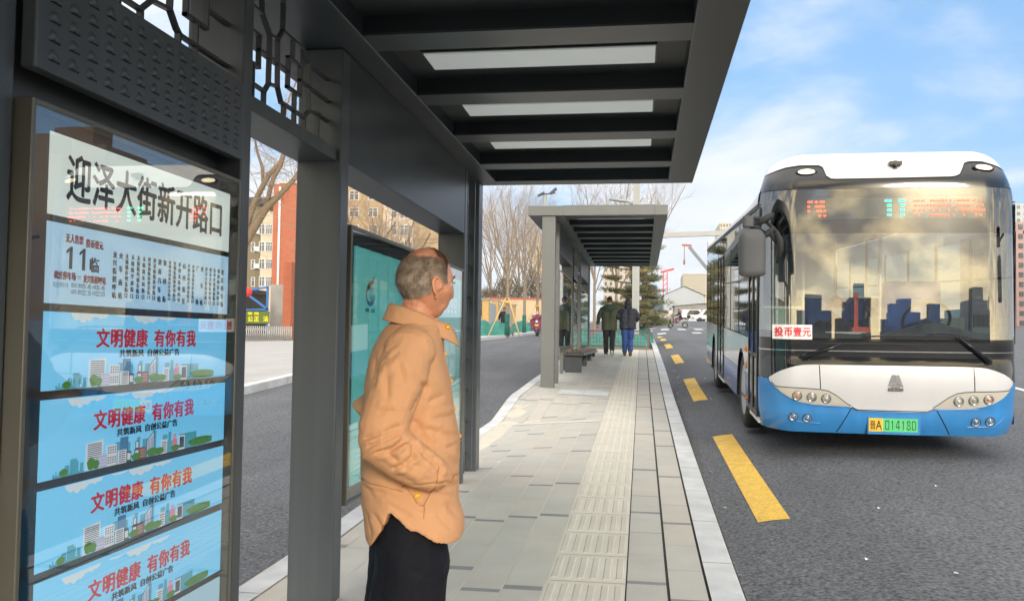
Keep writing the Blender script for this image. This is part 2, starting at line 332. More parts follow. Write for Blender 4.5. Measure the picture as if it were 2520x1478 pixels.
# ------------------------------------------------------------------ lettering
GC = {}
def glyph(ch):
    if ch not in GC:
        c = bpy.data.curves.new('g', 'FONT'); c.body = ch; c.size = 1; c.resolution_u = 3
        o = bpy.data.objects.new('g', c); COL.objects.link(o); bpy.context.view_layer.update()
        me = bpy.data.meshes.new_from_object(o.evaluated_get(bpy.context.evaluated_depsgraph_get()))
        vs = [(v.co.x, v.co.y) for v in me.vertices]; fs = [tuple(p.vertices) for p in me.polygons]
        if ord(ch) < 0x2000 and vs:
            x0 = min(v[0] for v in vs); x1 = max(v[0] for v in vs); y0 = min(v[1] for v in vs); y1 = max(v[1] for v in vs); w = max(x1 - x0, .18)
            vs = [((x - (x0 + x1) / 2) / w * min(1, w / .45) + .5, (y - y0) / max(y1 - y0, .05) * (1 if y1 - y0 > .3 else .1)) for x, y in vs]
        else: vs = [(x, y + .12) for x, y in vs]
        bpy.data.objects.remove(o); bpy.data.meshes.remove(me); bpy.data.curves.remove(c); GC[ch] = (vs, fs)
    return GC[ch]
def write(mb, text, o, ex, ey, cw, ch_, m=0, bold=0., step=None, vertical=False, lift=.0004):
    "characters in cells cw x ch_, from o along ex (or downwards), in the plane ex, ey"
    o = Vector(o); ex = Vector(ex).normalized(); ey = Vector(ey).normalized(); nz_ = ex.cross(ey); step = step or (ch_ if vertical else cw)
    offs = [(0, 0)] if not bold else [(-bold, 0), (bold, 0), (0, -bold), (0, bold), (-bold * .7, bold * .7), (bold * .7, -bold * .7)]
    pos = 0.
    for c in text:
        if c == ' ': pos += step * .5; continue
        g = glyph(c); base = o + (-ey * (pos + ch_) if vertical else ex * pos)
        for k, (a, b) in enumerate(offs):
            mb.add([base + ex * ((x + a) * cw) + ey * ((y + b) * ch_) + nz_ * (lift * (1 + k)) for x, y in g[0]], g[1], m)
        pos += step
    return pos

# ------------------------------------------------------------------ ground
PR = [(-80, -.6), (-10, -.05), (0, 0), (5, 0), (8, .12), (11, .25), (15.5, .43), (19, .63), (23, .82), (30, 1.1), (39, 1.40), (53, 1.66), (75, 2.4), (142, 4.5), (500, 14), (1500, 30)]
def lin(x, T):
    if x <= T[0][0]: return T[0][1]
    for (a, p), (b, q) in zip(T, T[1:]):
        if x <= b: return p + (q - p) * (x - a) / (b - a)
    return T[-1][1]
def prof(y):
    w = .8 + abs(y) * .03
    return sum(lin(y + k * w / 3, PR) for k in (-3, -2, -1, 0, 1, 2, 3)) / 7
DIP = [(7, 0), (10, -.09), (12.6, -.14), (14.4, .04), (17, .03), (19, 0)]
def pz(x, y):
    "height of the platform paving"
    return prof(y) + lin(y, DIP) * min(1, max(0, (-.55 - x) / 1.3))
RX = [(-60, -.12), (-7.2, -.12), (-2.1, -.11), (.56, -.10), (.95, -.015), (1.5, .05), (2.3, .085), (4, .10), (8, .06), (14, 0), (60, 0)]
def rz_(x, y):
    "height of the carriageway"
    dip = lin(y, DIP) * (min(1, max(0, (-.55 - x) / 1.3)) if x > -3 else max(0, 1 - (-3 - x) / 3))
    return prof(y) + lin(x, RX) + dip
def plz(x, y):
    "far pavement on the left, falling towards the gate"
    k = min(1, max(0, (-7.1 - x) / 15.9)); return (prof(y) - .0) * (1 - k) + (.45 + (y - 16) * .0145) * k
def frange(a, b, s):
    n = max(1, round((b - a) / s)); return [a + (b - a) * i / n for i in range(n + 1)]
def sheet(name, xs, ys, fz, m, sm=True):
    b = MB(); o = [(x, y, fz(x, y)) for y in ys for x in xs]; w = len(xs)
    b.add(o, [(j * w + i, j * w + i + 1, (j + 1) * w + i + 1, (j + 1) * w + i) for j in range(len(ys) - 1) for i in range(w - 1)], 0, sm)
    return struct(b.build(name, m))
YS = frange(-60, -4, 8) + frange(-2, 30, .5) + frange(32, 80, 2) + frange(90, 400, 12)
sheet('road', [-7.1, -6, -5, -4, -3, -2.4, -2.1, -1, 0, .56, .75, .95, 1.5, 2.3, 3, 4, 6, 8, 14, 24, 60], YS, rz_, 'asphalt')
sheet('ground', frange(-460, 460, 40), frange(-240, 570, 45), lambda x, y: min(prof(y), .45 + (y - 16) * .0145 if y > 0 else prof(y)) - 1.2 - max(0, y - 250) * .03, 'ground')
sheet('sidewalk', [-7.3, -9, -12, -16, -20, -25, -40, -90], frange(-40, 60, 4) + frange(66, 170, 8), plz, 'sidewalk')
b = MB()
for y0, y1 in zip(frange(-20, 72, 1.0), frange(-20, 72, 1.0)[1:]):
    for x0, x1 in ((-7.3, -7.08),):
        a, c = plz(x1, y0) + .03, plz(x1, y1) + .03; g = .006
        b.add([(x0, y0 + g, a), (x1, y0 + g, a), (x1, y1 - g, c), (x0, y1 - g, c), (x1, y0 + g, a - .3), (x1, y1 - g, c - .3)], [(0, 1, 2, 3), (1, 4, 5, 2)])
struct(b.build('kerb', 'kerb_stone'))

# platform: base, slabs, tactile strip, kerbs
PY0, PY1 = -5.0, 29.25
b = MB()
for y0, y1 in zip(frange(PY0, PY1, .5), frange(PY0, PY1, .5)[1:]):
    xs = [-2.15, -1.7, -1.2, -.8, -.5, .56]
    for x0, x1 in zip(xs, xs[1:]):
        b.quad((x0, y0, pz(x0, y0) - (.005 if x0 > -.6 else .0018)), (x1, y0, pz(x1, y0) - (.005 if x0 > -.6 else .0018)), (x1, y1, pz(x1, y1) - (.005 if x0 > -.6 else .0018)), (x0, y1, pz(x0, y1) - (.005 if x0 > -.6 else .0018)), 1 if x0 > -.6 else 0)
rows = [(-1.975, -1.854)] + [(-.522 - .222 * (k + 1), -.522 - .222 * k) for k in range(5, -1, -1)] + [(-.075, .147), (.152, .366)]
SMATS = ['joint', 'joint_dark', 'slab0', 'slab1', 'slab2', 'slab3', 'slab4', 'slab_dark', 'tactile', 'tactile_bar', 'kerb_stone']
rnd = random.Random(3)
def slab(x0, x1, y0, y1, m, dz=0, gx=.0035, gy=.0007):
    x0 += gx; x1 -= gx; y0 += gy; y1 -= gy
    b.quad((x0, y0, pz(x0, y0) + dz), (x1, y0, pz(x1, y0) + dz), (x1, y1, pz(x1, y1) + dz), (x0, y1, pz(x0, y1) + dz), m)
for i, (x0, x1) in enumerate(rows):
    y = PY0 + rnd.random() * .6; n = 0; nextd = rnd.choice((2, 3, 4, 5))
    while y < PY1 - .1:
        L = min(.555, PY1 - y); dz = rnd.uniform(-.0008, .0008); gx = .004 if i < 7 else (.003 if i == 7 else .008)
        slab(x0, x1, y, y + L, 2 + rnd.randrange(5), dz, gx)
        y += L; n += 1
        if n == nextd and y < PY1 - .2:
            d = rnd.choice((.06, .06, .075)); slab(x0, x1, y, y + d, 7, 0, gx); y += d; n = 0; nextd = rnd.choice((2, 3, 3, 4, 5))
y = PY0
while y < PY1 - .1:
    L = min(.555, PY1 - y); slab(-.518, -.079, y, y + L, 8, .001, .001, .003)
    if y > 1.5:
        for k in range(6):
            cx = -.5185 + .4395 * (k + .5) / 6; w = .0155; ys = frange(y + .055, y + L - .055, .25); zt = .0045
            for q in range(len(ys) - 1):
                ya, yb = ys[q], ys[q + 1]; za, zb = pz(cx, ya) + .001, pz(cx, yb) + .001; w2 = w + .007
                P = lambda x, yy, z: (cx + x, yy, z)
                b.add([P(-w2, ya, za), P(w2, ya, za), P(w2, yb, zb), P(-w2, yb, zb), P(-w, ya + (.012 if q == 0 else 0), za + zt), P(w, ya + (.012 if q == 0 else 0), za + zt), P(w, yb - (.012 if q == len(ys) - 2 else 0), zb + zt), P(-w, yb - (.012 if q == len(ys) - 2 else 0), zb + zt)],
                      [(4, 5, 6, 7), (0, 1, 5, 4), (3, 7, 6, 2), (0, 4, 7, 3), (1, 2, 6, 5)], 9)
    y += L
struct(b.build('pavement', SMATS))
# cream band of ramp edging and a pale inspection cover on the platform
b = MB()
for y0, x0, x1, y1 in ((12.1, -1.95, -.53, .16),):
    for k in range(8):
        xa, xb = x0 + (x1 - x0) * k / 8, x0 + (x1 - x0) * (k + 1) / 8; ya, yb = y0 - .3 * k / 8, y0 - .3 * (k + 1) / 8
        b.quad((xa, ya, pz(xa, ya) + .004), (xb, yb, pz(xb, yb) + .004), (xb, yb + y1, pz(xb, yb + y1) + .004), (xa, ya + y1, pz(xa, ya + y1) + .004))
struct(b.build('ramp_band', 'tactile'))
b = MB()
for xa, xb in ((-1.42, -.99), (-.98, -.56)):
    b.box(xa, xb, 15.05, 15.75, 0, 0, 0); 
    q = [(xa, 15.0), (xb, 15.0), (xb, 15.75), (xa, 15.75)]; b.v = b.v[:-8]; b.f = b.f[:-6]; b.m = b.m[:-6]; b.s = b.s[:-6]
    b.quad(*[(x, y, pz(x, y) + .005) for x, y in q], 0)
tag(b.build('manhole_cover', 'kerb_stone', loc=(-.99, 15.4, pz(-.99, 15.4))), 'pale grey two panel inspection cover in the paving before the far shelter', 'manhole cover')
b = MB()
L = 1.05
def kerb_run(xo, xi, sgn, y0, y1):
    y = y0; r = random.Random(5)
    while y < y1:
        ye = min(y + L, y1); g = .004
        for ya, yb in ((y + g, (y + ye) / 2), ((y + ye) / 2, ye - g)):
            za, zb = pz(xi, ya) + .006, pz(xi, yb) + .006; zo, zp = pz(xo, ya) + .003, pz(xo, yb) + .003; c = xo - sgn * .018
            b.add([(xi, ya, za), (c, ya, zo + .002), (c, yb, zp + .002), (xi, yb, zb), (xo, ya, zo - .016), (xo, yb, zp - .016), (xo, ya, zo - .35), (xo, yb, zp - .35)],
                  [(0, 1, 2, 3), (1, 4, 5, 2), (4, 6, 7, 5)] if sgn > 0 else [(1, 0, 3, 2), (4, 1, 2, 5), (6, 4, 5, 7)])
        y = ye
kerb_run(.56, .372, 1, PY0, 52); kerb_run(-2.15, -1.975, -1, PY0, 52)
struct(b.build('kerb', 'kerb_stone'))
def paint(name, x0, x1, y0, y1, m, dz=.005, step=.5, skew=0):
    b = MB(); ys = frange(y0, y1, step); xs = frange(x0, x1, max(.12, (x1 - x0) / 6)); r = random.Random(int(y0 * 10))
    for k, (ya, yb) in enumerate(zip(ys, ys[1:])):
        for xa, xb in zip(xs, xs[1:]):
            j = lambda: 0
            b.quad((xa, ya, rz_(xa, ya) + dz), (xb, ya, rz_(xb, ya) + dz), (xb, yb, rz_(xb, yb) + dz), (xa, yb, rz_(xa, yb) + dz))
    return struct(b.build(name, m))
for y0 in (-1.4, 6.73, 14.83, 22.9, 30.9, 38.9, 46.9): paint('lane_marking', .855, 1.085, y0, y0 + (4.2 if y0 < 7 else 3.75), 'yellow_paint')
for k in range(11):
    if k not in (3,): paint('crosswalk_stripe', -1.2 + k * 1.1, -.65 + k * 1.1, 56, 58.6, 'white_line', .012, 1.3)
for k in range(8): paint('crosswalk_stripe', .2 + k * 1.25, .8 + k * 1.25, 66, 70, 'white_line', .015, 2)
for k in range(5): paint('crosswalk_stripe', -.4 + k * 2.1, 1.1 + k * 2.1, 74 , 75, 'white_line', .02, 1)
paint('lane_marking', 6.6, 6.75, 14, 80, 'white_line', .006, 2)
b = MB(); r = random.Random(11)
for k in range(34):
    y = r.choice((r.uniform(4.5, 9), r.uniform(12, 24), r.uniform(16, 22))); x = .6 + abs(r.gauss(0, .28)); s = r.uniform(.006, .018) * (1 + y * .03)
    if .84 < x < 1.1: continue
    a = r.random() * 3; z = rz_(x, y) + .006
    P = [(x + s * math.cos(a + t) * q, y + s * math.sin(a + t) * q, z + r.uniform(0, .012)) for t, q in ((0, 1.4), (1.4, .7), (3.1, 1.3), (4.6, .8))]
    b.quad(*P, 1 if r.random() < .16 else 0)
for x, y in ((1.75, 6.9), (2.4, 7.7), (2.9, 7.1), (1.35, 5.6), (-4.3, 22)):
    s = .014; z = rz_(x, y) + .008; b.quad((x - s, y - s, z), (x + s, y - s * .6, z + .01), (x + s * .8, y + s, z), (x - s, y + s * .7, z + .012), 0)
tag(b.build('litter', ['litter', 'litter_leaf']), 'scraps of white paper and dead leaves along the kerb', 'litter', kind='stuff')

# ------------------------------------------------------------------ bus shelters (one design, used twice)
XW = -1.553; ZR = 2.87
def shelter(label):
    t = thing('bus_shelter', label, 'bus shelter', (-1.7, 3, 0))
    def col(x0, x1, y0, y1, m='steel', z0=-.5):
        MB().box(x0, x1, y0, y1, z0, ZR - .002).build('column', m, t, bevel=.008)
    col(-1.80, -1.60, 1.55, 2.025); col(-1.80, -1.557, 3.2325, 3.312); col(-1.795, -1.553, 4.36, 4.488)
    col(-1.795, -1.553, 7.60, 7.70); col(-1.795, -1.553, 8.27, 8.46)
    col(-1.795, -1.553, 1.40, 1.53); col(-1.795, -1.553, -1.75, -1.65); col(-1.795, -1.553, -2.56, -2.37)
    MB().box(-1.545, -1.535, 4.40, 4.41, 0, .01).build('foot_plate', 'steel', t)
    # roof: outer frame, ceiling, cross beams, lamps
    y0, y1 = -2.6, 8.5; xo = .47; xb = -2.05; h = .18
    r = MB()
    r.box(.237, xo, y0, y1, ZR, ZR + h); r.box(xb, -1.40, y0, y1, ZR, ZR + h); r.box(-1.40, .237, y0, y0 + .2, ZR, ZR + h); r.box(-1.40, .237, 8.285, y1, ZR, ZR + h)
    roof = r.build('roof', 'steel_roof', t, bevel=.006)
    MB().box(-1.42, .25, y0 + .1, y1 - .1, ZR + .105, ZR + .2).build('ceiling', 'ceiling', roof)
    for k in range(10):
        ya = 4.206 + 1.087 * (k - 6); 
        if ya + .25 > 8.1 : continue
        MB().box(-1.41, .245, ya, ya + .245, ZR + .004, ZR + .016).box(-1.41, .245, ya + .003, ya + .242, ZR + .0165, ZR + .15, 1).build('beam', ['steel_roof', 'beam_shade'], roof)  # beam sides coloured near black, standing in for the shade between beams
        yb = 5.026 + 1.087 * (k - 6)
        if yb > 8.1: continue
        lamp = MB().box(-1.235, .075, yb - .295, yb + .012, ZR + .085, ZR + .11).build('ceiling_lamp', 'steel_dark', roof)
        MB().box(-1.222, .064, yb - .28, yb, ZR + .077, ZR + .086).build('diffuser', 'diffuser', lamp)
    # solid panels above the light boxes, deep boxes
    for a, c in ((4.488, 7.60), (-1.65, 1.40)):
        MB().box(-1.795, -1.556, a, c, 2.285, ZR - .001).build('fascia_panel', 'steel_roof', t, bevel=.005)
    # louvred panel over the route board
    lv = MB(); lv.box(-1.597, XW, 2.035, 3.226, 2.047, 2.352)
    louv = lv.build('louvre_panel', 'steel', t, bevel=.006)
    b = MB(); w = .024; hh = .030
    def fn(u, v):
        a = math.pi * u; rr = 1 - v; return (XW + .0005 + .0085 * (1 - (1 - v) ** 2) ** .5 * (.35 + .65 * (1 - abs(math.cos(a)) ** 3)), -w * math.cos(a) * rr, hh * math.sin(a) * rr)
    b.grid(fn, 8, 4, 0, True)
    b.quad((XW + .001, -w * 1.05, -.0045), (XW + .001, w * 1.05, -.0045), (XW + .0085, w * .7, -.002), (XW + .0085, -w * .7, -.002), 1)
    lme = b.mesh('louvre', ['steel', 'black'])
    for i in range(14):
        for j in range(5): o = link('louvre', lme, louv); o.location = (0, 2.105 + i * .0815, 2.083 + j * .052)
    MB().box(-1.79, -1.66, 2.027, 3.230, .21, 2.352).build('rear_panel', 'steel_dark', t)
    # beam under the lattice, and the lattices themselves
    MB().box(-1.795, -1.575, 3.312, 4.36, 2.273, 2.338).build('transom', 'steel', t, bevel=.004)
    def lattice(polys, xf):
        m = MB(); k = 0
        for pl in polys:
            for (y0_, z0_), (y1_, z1_) in zip(pl, pl[1:]):
                k += 1; p = Vector((xf + .0004 * (k % 7), y0_, z0_)); q = Vector((xf + .0004 * (k % 7), y1_, z1_)); e = (q - p).normalized() * .006
                if abs(y1_ - y0_) > abs(z1_ - z0_) * .4: m.bar(p - e, q + e, .022, .012, 0)
                else: m.bar(p - e, q + e, .012, .022, 0, up=(1, 0, 0))
        m.build('lattice', 'steel_dark', t)
    rect = lambda y0_, y1_, z0_, z1_: [(y0_, z0_), (y1_, z0_), (y1_, z1_), (y0_, z1_), (y0_, z0_)]
    drop = lambda y, z, zb=2.33: [(y, z), (y, zb)]
    lattice([[(3.535, 2.87), (3.55, 2.75), (3.63, 2.685), (3.627, 2.469)], [(3.31, 2.75), (3.55, 2.75)], [(3.765, 2.87), (3.765, 2.753), (3.713, 2.697), (3.63, 2.685)], [(3.765, 2.753), (4.01, 2.753), (4.08, 2.70), (4.095, 2.472)], [(3.713, 2.697), (3.722, 2.483)], [(3.525, 2.585), (3.835, 2.585)], [(3.31, 2.645), (3.525, 2.645), (3.525, 2.508), (3.31, 2.508)], rect(3.835, 3.98, 2.515, 2.655), [(3.98, 2.587), (4.37, 2.587)], [(4.08, 2.70), (4.37, 2.70)], [(3.31, 2.423), (3.586, 2.423), (3.63, 2.469), (3.722, 2.482), (3.765, 2.423), (4.038, 2.423), (4.10, 2.472), (4.2, 2.485), (4.37, 2.485)], drop(3.583, 2.42), drop(3.797, 2.42), drop(3.918, 2.50), drop(4.04, 2.42), drop(3.463, 2.508), drop(3.89, 2.753, 2.655), drop(4.22, 2.485)], -1.635)
    lattice([[(2.02, 2.423), (2.629, 2.423), (2.694, 2.478), (2.806, 2.489), (2.85, 2.44), (2.875, 2.423), (3.24, 2.423)], drop(2.505, 2.46), drop(2.631, 2.42), drop(2.868, 2.42), drop(2.988, 2.51), [(2.694, 2.478), (2.70, 2.87)], [(2.804, 2.489), (2.81, 2.60), (2.915, 2.60)], rect(2.915, 3.065, 2.514, 2.65), [(3.067, 2.588), (3.24, 2.588)], [(2.47, 2.423), (2.505, 2.46), (2.51, 2.87)], rect(2.2, 2.36, 2.514, 2.65), [(2.36, 2.58), (2.50, 2.58)], [(2.02, 2.588), (2.2, 2.588)], [(2.70, 2.70), (2.99, 2.70), (3.06, 2.76), (3.06, 2.87)], drop(2.28, 2.514)], -1.635)
    for ya, yb in ((7.70, 8.27), (-2.37, -1.75)):
        w_ = yb - ya; R_l = []
        for k in range(9):
            z = .3 + k * .29; R_l += [[(ya, z), (ya + w_ * .35, z), (ya + w_ * .5, z + .06), (ya + w_ * .65, z), (yb, z)], [(ya + w_ * .5, z + .06), (ya + w_ * .5, z + .2)], [(ya + w_ * .3, z), (ya + w_ * .3, z - .12)], [(ya + w_ * .7, z), (ya + w_ * .7, z - .12)]]
        lattice(R_l, -1.62)
    MB().box(-1.63, -1.57, 7.80, 7.825, .15, ZR).box(-1.63, -1.57, 8.14, 8.165, .15, ZR).build('lattice_upright', 'steel', t)
    return t
sh1 = shelter('large dark grey bus shelter over the man in orange, its ceiling filling the view')
for o in sh1.children:
    if o.name.startswith('foot_plate'): bpy.data.objects.remove(o)
SHD = Vector((-.02, 18.5, .75))
sh2 = dup(sh1, Vector((-1.7, 3, 0)) + SHD, 0, 'smaller looking grey bus shelter farther down the platform, with a bench beneath it', 'bus shelters along the platform')
sh1['group'] = 'bus shelters along the platform'
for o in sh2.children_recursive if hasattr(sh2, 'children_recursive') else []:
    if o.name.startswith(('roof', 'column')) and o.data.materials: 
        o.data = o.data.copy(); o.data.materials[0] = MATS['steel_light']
    if o.name.startswith(('ceiling', 'diffuser')): pass

# ------------------------------------------------------------------ route board: frame, glass, seven display panels with their lettering
EX, EY = (0, 1, 0), (0, 0, 1)
BY0, BY1 = 2.033, 3.228; XP = -1.566
def banner_art(mb):
    "cartoon skyline, clouds and trees in a 1 x 1 frame; material indices of ad list"
    out = []
    def rect(x0, x1, y0, y1, m, l): out.append(([(x0, y0), (x1, y0), (x1, y1), (x0, y1)], m, l))
    def poly(p, m, l): out.append((p, m, l))
    T = 3
    for x0, x1, h in ((.10, .115, .10), (.125, .135, .15), (.15, .185, .11), (.20, .24, .24), (.245, .30, .36), (.30, .315, .30), (.325, .355, .24), (.565, .60, .55), (.64, .66, .5), (.70, .72, .58), (.735, .775, .5), (.79, .81, .66), (.845, .87, .5), (.875, .89, .56), (.93, .98, .44), (.62, .64, .40)):
        rect(x0, x1, .0, h * .9, T, 1)
    rect(.10, .36, 0, .05, T, 1.2)
    poly([(.37, .02), (.49, .03), (.49, .62), (.37, .58)], 4, 2)
    for k in range(12): rect(.382, .478, .10 + k * .04, .118 + k * .04, 5, 3)
    rect(.455, .515, .0, .28, 6, 4)
    for k in range(3): rect(.46, .51, .06 + k * .07, .075 + k * .07, 4, 5)
    rect(.51, .575, .0, .46, 4, 3)
    for a in range(4):
        for k in range(7):
            if k not in (3,): rect(.519 + a * .014, .527 + a * .014, .06 + k * .055, .09 + k * .055, 5, 4)
    rect(.595, .645, .2, .58, 10, 3)
    for k in range(9): rect(.60, .64, .30 + k * .03, .307 + k * .03, 3, 4)
    rect(.58, .635, .0, .30, 4, 5)
    for k in range(6): rect(.588, .628, .03 + k * .045, .05 + k * .045, 5, 6)
    rect(.635, .665, 0, .24, 5, 5); rect(.64, .66, .05, .2, 4, 6)
    rect(.685, .715, .0, .26, 5, 3); rect(.69, .712, .26, .44, 5, 3); rect(.694, .708, .28, .42, 4, 4); rect(.69, .71, .03, .22, 4, 4)
    rect(.715, .755, .0, .27, 8, 3)
    for k in range(4): rect(.72, .75, .05 + k * .05, .06 + k * .05, 4, 4)
    poly([(.757, 0), (.80, 0), (.80, .62), (.757, .40)], 10, 4); poly([(.762, .02), (.795, .02), (.795, .57), (.762, .39)], 4, 5)
    for k in range(4): rect(.766 + k * .0075, .769 + k * .0075, .06, .40 + k * .03, 10, 6)
    rect(.835, .868, .0, .34, 4, 4)
    for k in range(5): rect(.84, .863, .04 + k * .055, .06 + k * .055, 5, 5)
    rect(.868, .895, 0, .28, 3, 4); rect(.895, .92, 0, .30, 9, 4); rect(.899, .915, .30, .42, 9, 4); rect(.899, .915, .32, .33, 4, 5); rect(.899, .915, .36, .37, 4, 5)
    rect(.928, .958, 0, .36, 4, 4); rect(.932, .954, .05, .32, 5, 5)
    def tree(cx, w, h, l):
        poly([(cx + w * math.cos(t) * (1 + .12 * math.sin(5 * t)), h * .55 + h * .5 * math.sin(t)) for t in [2 * math.pi * k / 20 for k in range(20)]], 7, l)
    tree(.19, .035, .16, 6); tree(.405, .028, .26, 7); tree(.44, .022, .2, 7.4); tree(.695, .03, .16, 7); tree(.79, .032, .2, 7); tree(.825, .026, .17, 7.3); tree(.91, .022, .15, 7); tree(.985, .02, .22, 6.6)
    def cloud(cx, w, d, l):
        poly([(cx - w, 1)] + [(cx - w + 2 * w * k / 24, 1 - d * (math.sin(math.pi * k / 24) ** .5) * (.72 + .28 * abs(math.sin(math.pi * k / 8)))) for k in range(1, 24)] + [(cx + w, 1)], 11, l)
    cloud(.31, .10, .13, 1); cloud(.44, .06, .07, 1.3); cloud(.73, .075, .12, 1); cloud(.85, .05, .06, 1.3); cloud(.60, .05, .03, 1)
    return out
ADM = ['ad_sky', 'ad_red', 'ad_navy', 'ad_teal', 'ad_white', 'ad_grey', 'ad_lilac', 'ad_green', 'ad_brick', 'ad_pink', 'ad_blue', 'ad_cloud']
def route_board(label, loc):
    t = thing('route_board', label, 'bus stop sign', loc, 0, 'route boards of the shelters')
    f = MB(); z0, z1 = .20, 1.968; fx0, fx1 = -1.64, -1.553; wd = .016
    f.box(fx0, fx1, BY0, BY0 + wd, z0, z1); f.box(fx0, fx1, BY1 - wd, BY1, z0, z1); f.box(fx0, fx1, BY0 + wd, BY1 - wd, z1 - wd, z1); f.box(fx0, fx1, BY0 + wd, BY1 - wd, z0, z0 + wd)
    f.build('frame', 'steel_edge', t, bevel=.003)
    MB().box(-1.64, -1.60, BY0 + wd, BY1 - wd, z0 + wd, z1 - wd).build('back_panel', 'panel_back', t)
    MB().box(-1.5595, -1.5565, BY0 + wd, BY1 - wd, z0 + wd, z1 - wd).build('glass_cover', 'clear_glass', t)
    Y0, Y1 = 2.122, 3.160
    p = MB().box(XP - .002, XP, Y0, Y1, 1.678, 1.90).build('name_panel', 'name_face', t)
    b = MB(); write(b, '迎泽大街新开路口', (XP, 2.192, 1.722), EX, EY, .1125, .142, 0, .017, .1145); b.build('lettering', 'ink_grey', p)
    p = MB().box(XP - .002, XP, Y0, Y1, 1.44, 1.659).build('route_panel', 'route_face', t)
    b = MB()
    write(b, '无人售票', (XP, 2.198, 1.609), EX, EY, .0195, .026, 1, .02); write(b, '投币壹元', (XP, 2.287, 1.604), EX, EY, .0205, .026, 1, .02)
    for yy in (2.205, 2.262):
        pg = [(.30, 0), (.62, 0), (.62, 1), (.42, 1), (.0, .80), (.0, .66), (.30, .78)]; b.prism([(a * .042, c * .062) for a, c in pg], (XP, yy, 1.538), EX, EY, .0006, 0, False)
    write(b, '临', (XP, 2.305, 1.5345), EX, EY, .048, .046, 0, .014)
    write(b, '松庄停车场', (XP, 2.155, 1.506), EX, EY, .0185, .024, 1, .016); write(b, '开往', (XP, 2.254, 1.511), EX, EY, .009, .012, 2); write(b, '龙兴街招呼站', (XP, 2.280, 1.503), EX, EY, .0178, .024, 1, .016)
    write(b, '松庄停车场', (XP, 2.153, 1.484), EX, EY, .0128, .015, 2); write(b, '首班车 夏季05:45 冬季05:45', (XP, 2.228, 1.487), EX, EY, .0112, .0135, 2, 0, .0086); write(b, '末班车 夏季22:15 冬季22:00', (XP, 2.228, 1.469), EX, EY, .0112, .0135, 2, 0, .0086)
    stops = ['龙兴街招呼站', '火车南站', '太榆路许坦东街口', '太榆路学府街口', '太榆路坞城东街口', '太榆路长风街口', '建设南路亲贤北街口', '建设南路狄村街口', '建南汽车站', '狄村街', '并州南路新寇庄北街口', '并州北路南沙河桥口', '并州北路南内环', '山西报社', '并州北路并州东街口', '并州北路青年东街口', '广场', '火车站', '迎泽大街新开路口', '迎泽大街东中环口', '东中环路朝阳街口', '朝阳街招商路口', '松庄停车场']
    for k, s in enumerate(stops):
        n = len(s); cell = .0205 if n < 7 else .0162; st = .121 / (n - 1 + .01) if n > 1 else .12
        write(b, s, (XP, 2.418 + k * .0311 + (.0205 - cell) / 2, 1.607), EX, EY, cell, min(cell, st * .95), 2, .016, min(st, .121), True)
    b.build('lettering', ['ink_blue', 'ink_pale_red', 'ink_slate'], p)
    art = banner_art(None)
    gx_ = lambda x: 2.0443 * (1475 / (1475 - 453 * lin(x, [(0, 0), (.10, .084), (.36, .27), (.49, .38), (.757, .628), (.80, .675), (.895, .777), (.958, .848), (.985, .93), (1, 1)])) - 1)
    for k, (za, zb) in enumerate(((1.206, 1.418), (.967, 1.182), (.729, .943), (.478, .703), (.24, .455))):
        p = MB().box(XP - .002, XP, Y0, Y1, za, zb).build('advert_panel', 'ad_sky', t)
        if k == 4:
            p.data.materials[0] = MATS['ad_sky_pale']; continue
        if k == 0:
            b = MB(); w, h = Y1 - Y0, zb - za
            for pg, m, l in art:
                vs = [(XP + .0002 + l * .00025, Y0 + gx_(x) * w, za + y * h * (.64 if m != 11 else 1)) for x, y in pg]; b.add(vs, [tuple(range(len(vs)))], m)
            art0 = b.mesh('artwork', ADM); 
            b = MB(); write(b, '文明健康 有你有我', (XP, 2.35, za + .112), EX, EY, .066, .060, 1, .026, .068); write(b, '共筑新风 自创公益广告', (XP, 2.466, za + .083), EX, EY, .033, .025, 2, .02, .0335)
            for v in b.v: pass
            let0 = b.mesh('lettering', ADM); dz0 = za
            link('artwork', art0, p); link('lettering', let0, p)
        else:
            for nm, me in (('artwork', art0), ('lettering', let0)):
                o = link(nm, me, p); o.location = (0, 0, za - dz0)
    return t
route_board('tall glazed route board of the near shelter, naming the stop above blue skyline banners', (-1.6, 2.6, 0))
rb2 = dup(bpy.data.objects['route_board'], Vector((-1.6, 2.6, 0)) + SHD, 0, 'narrow route board between the columns of the far shelter')

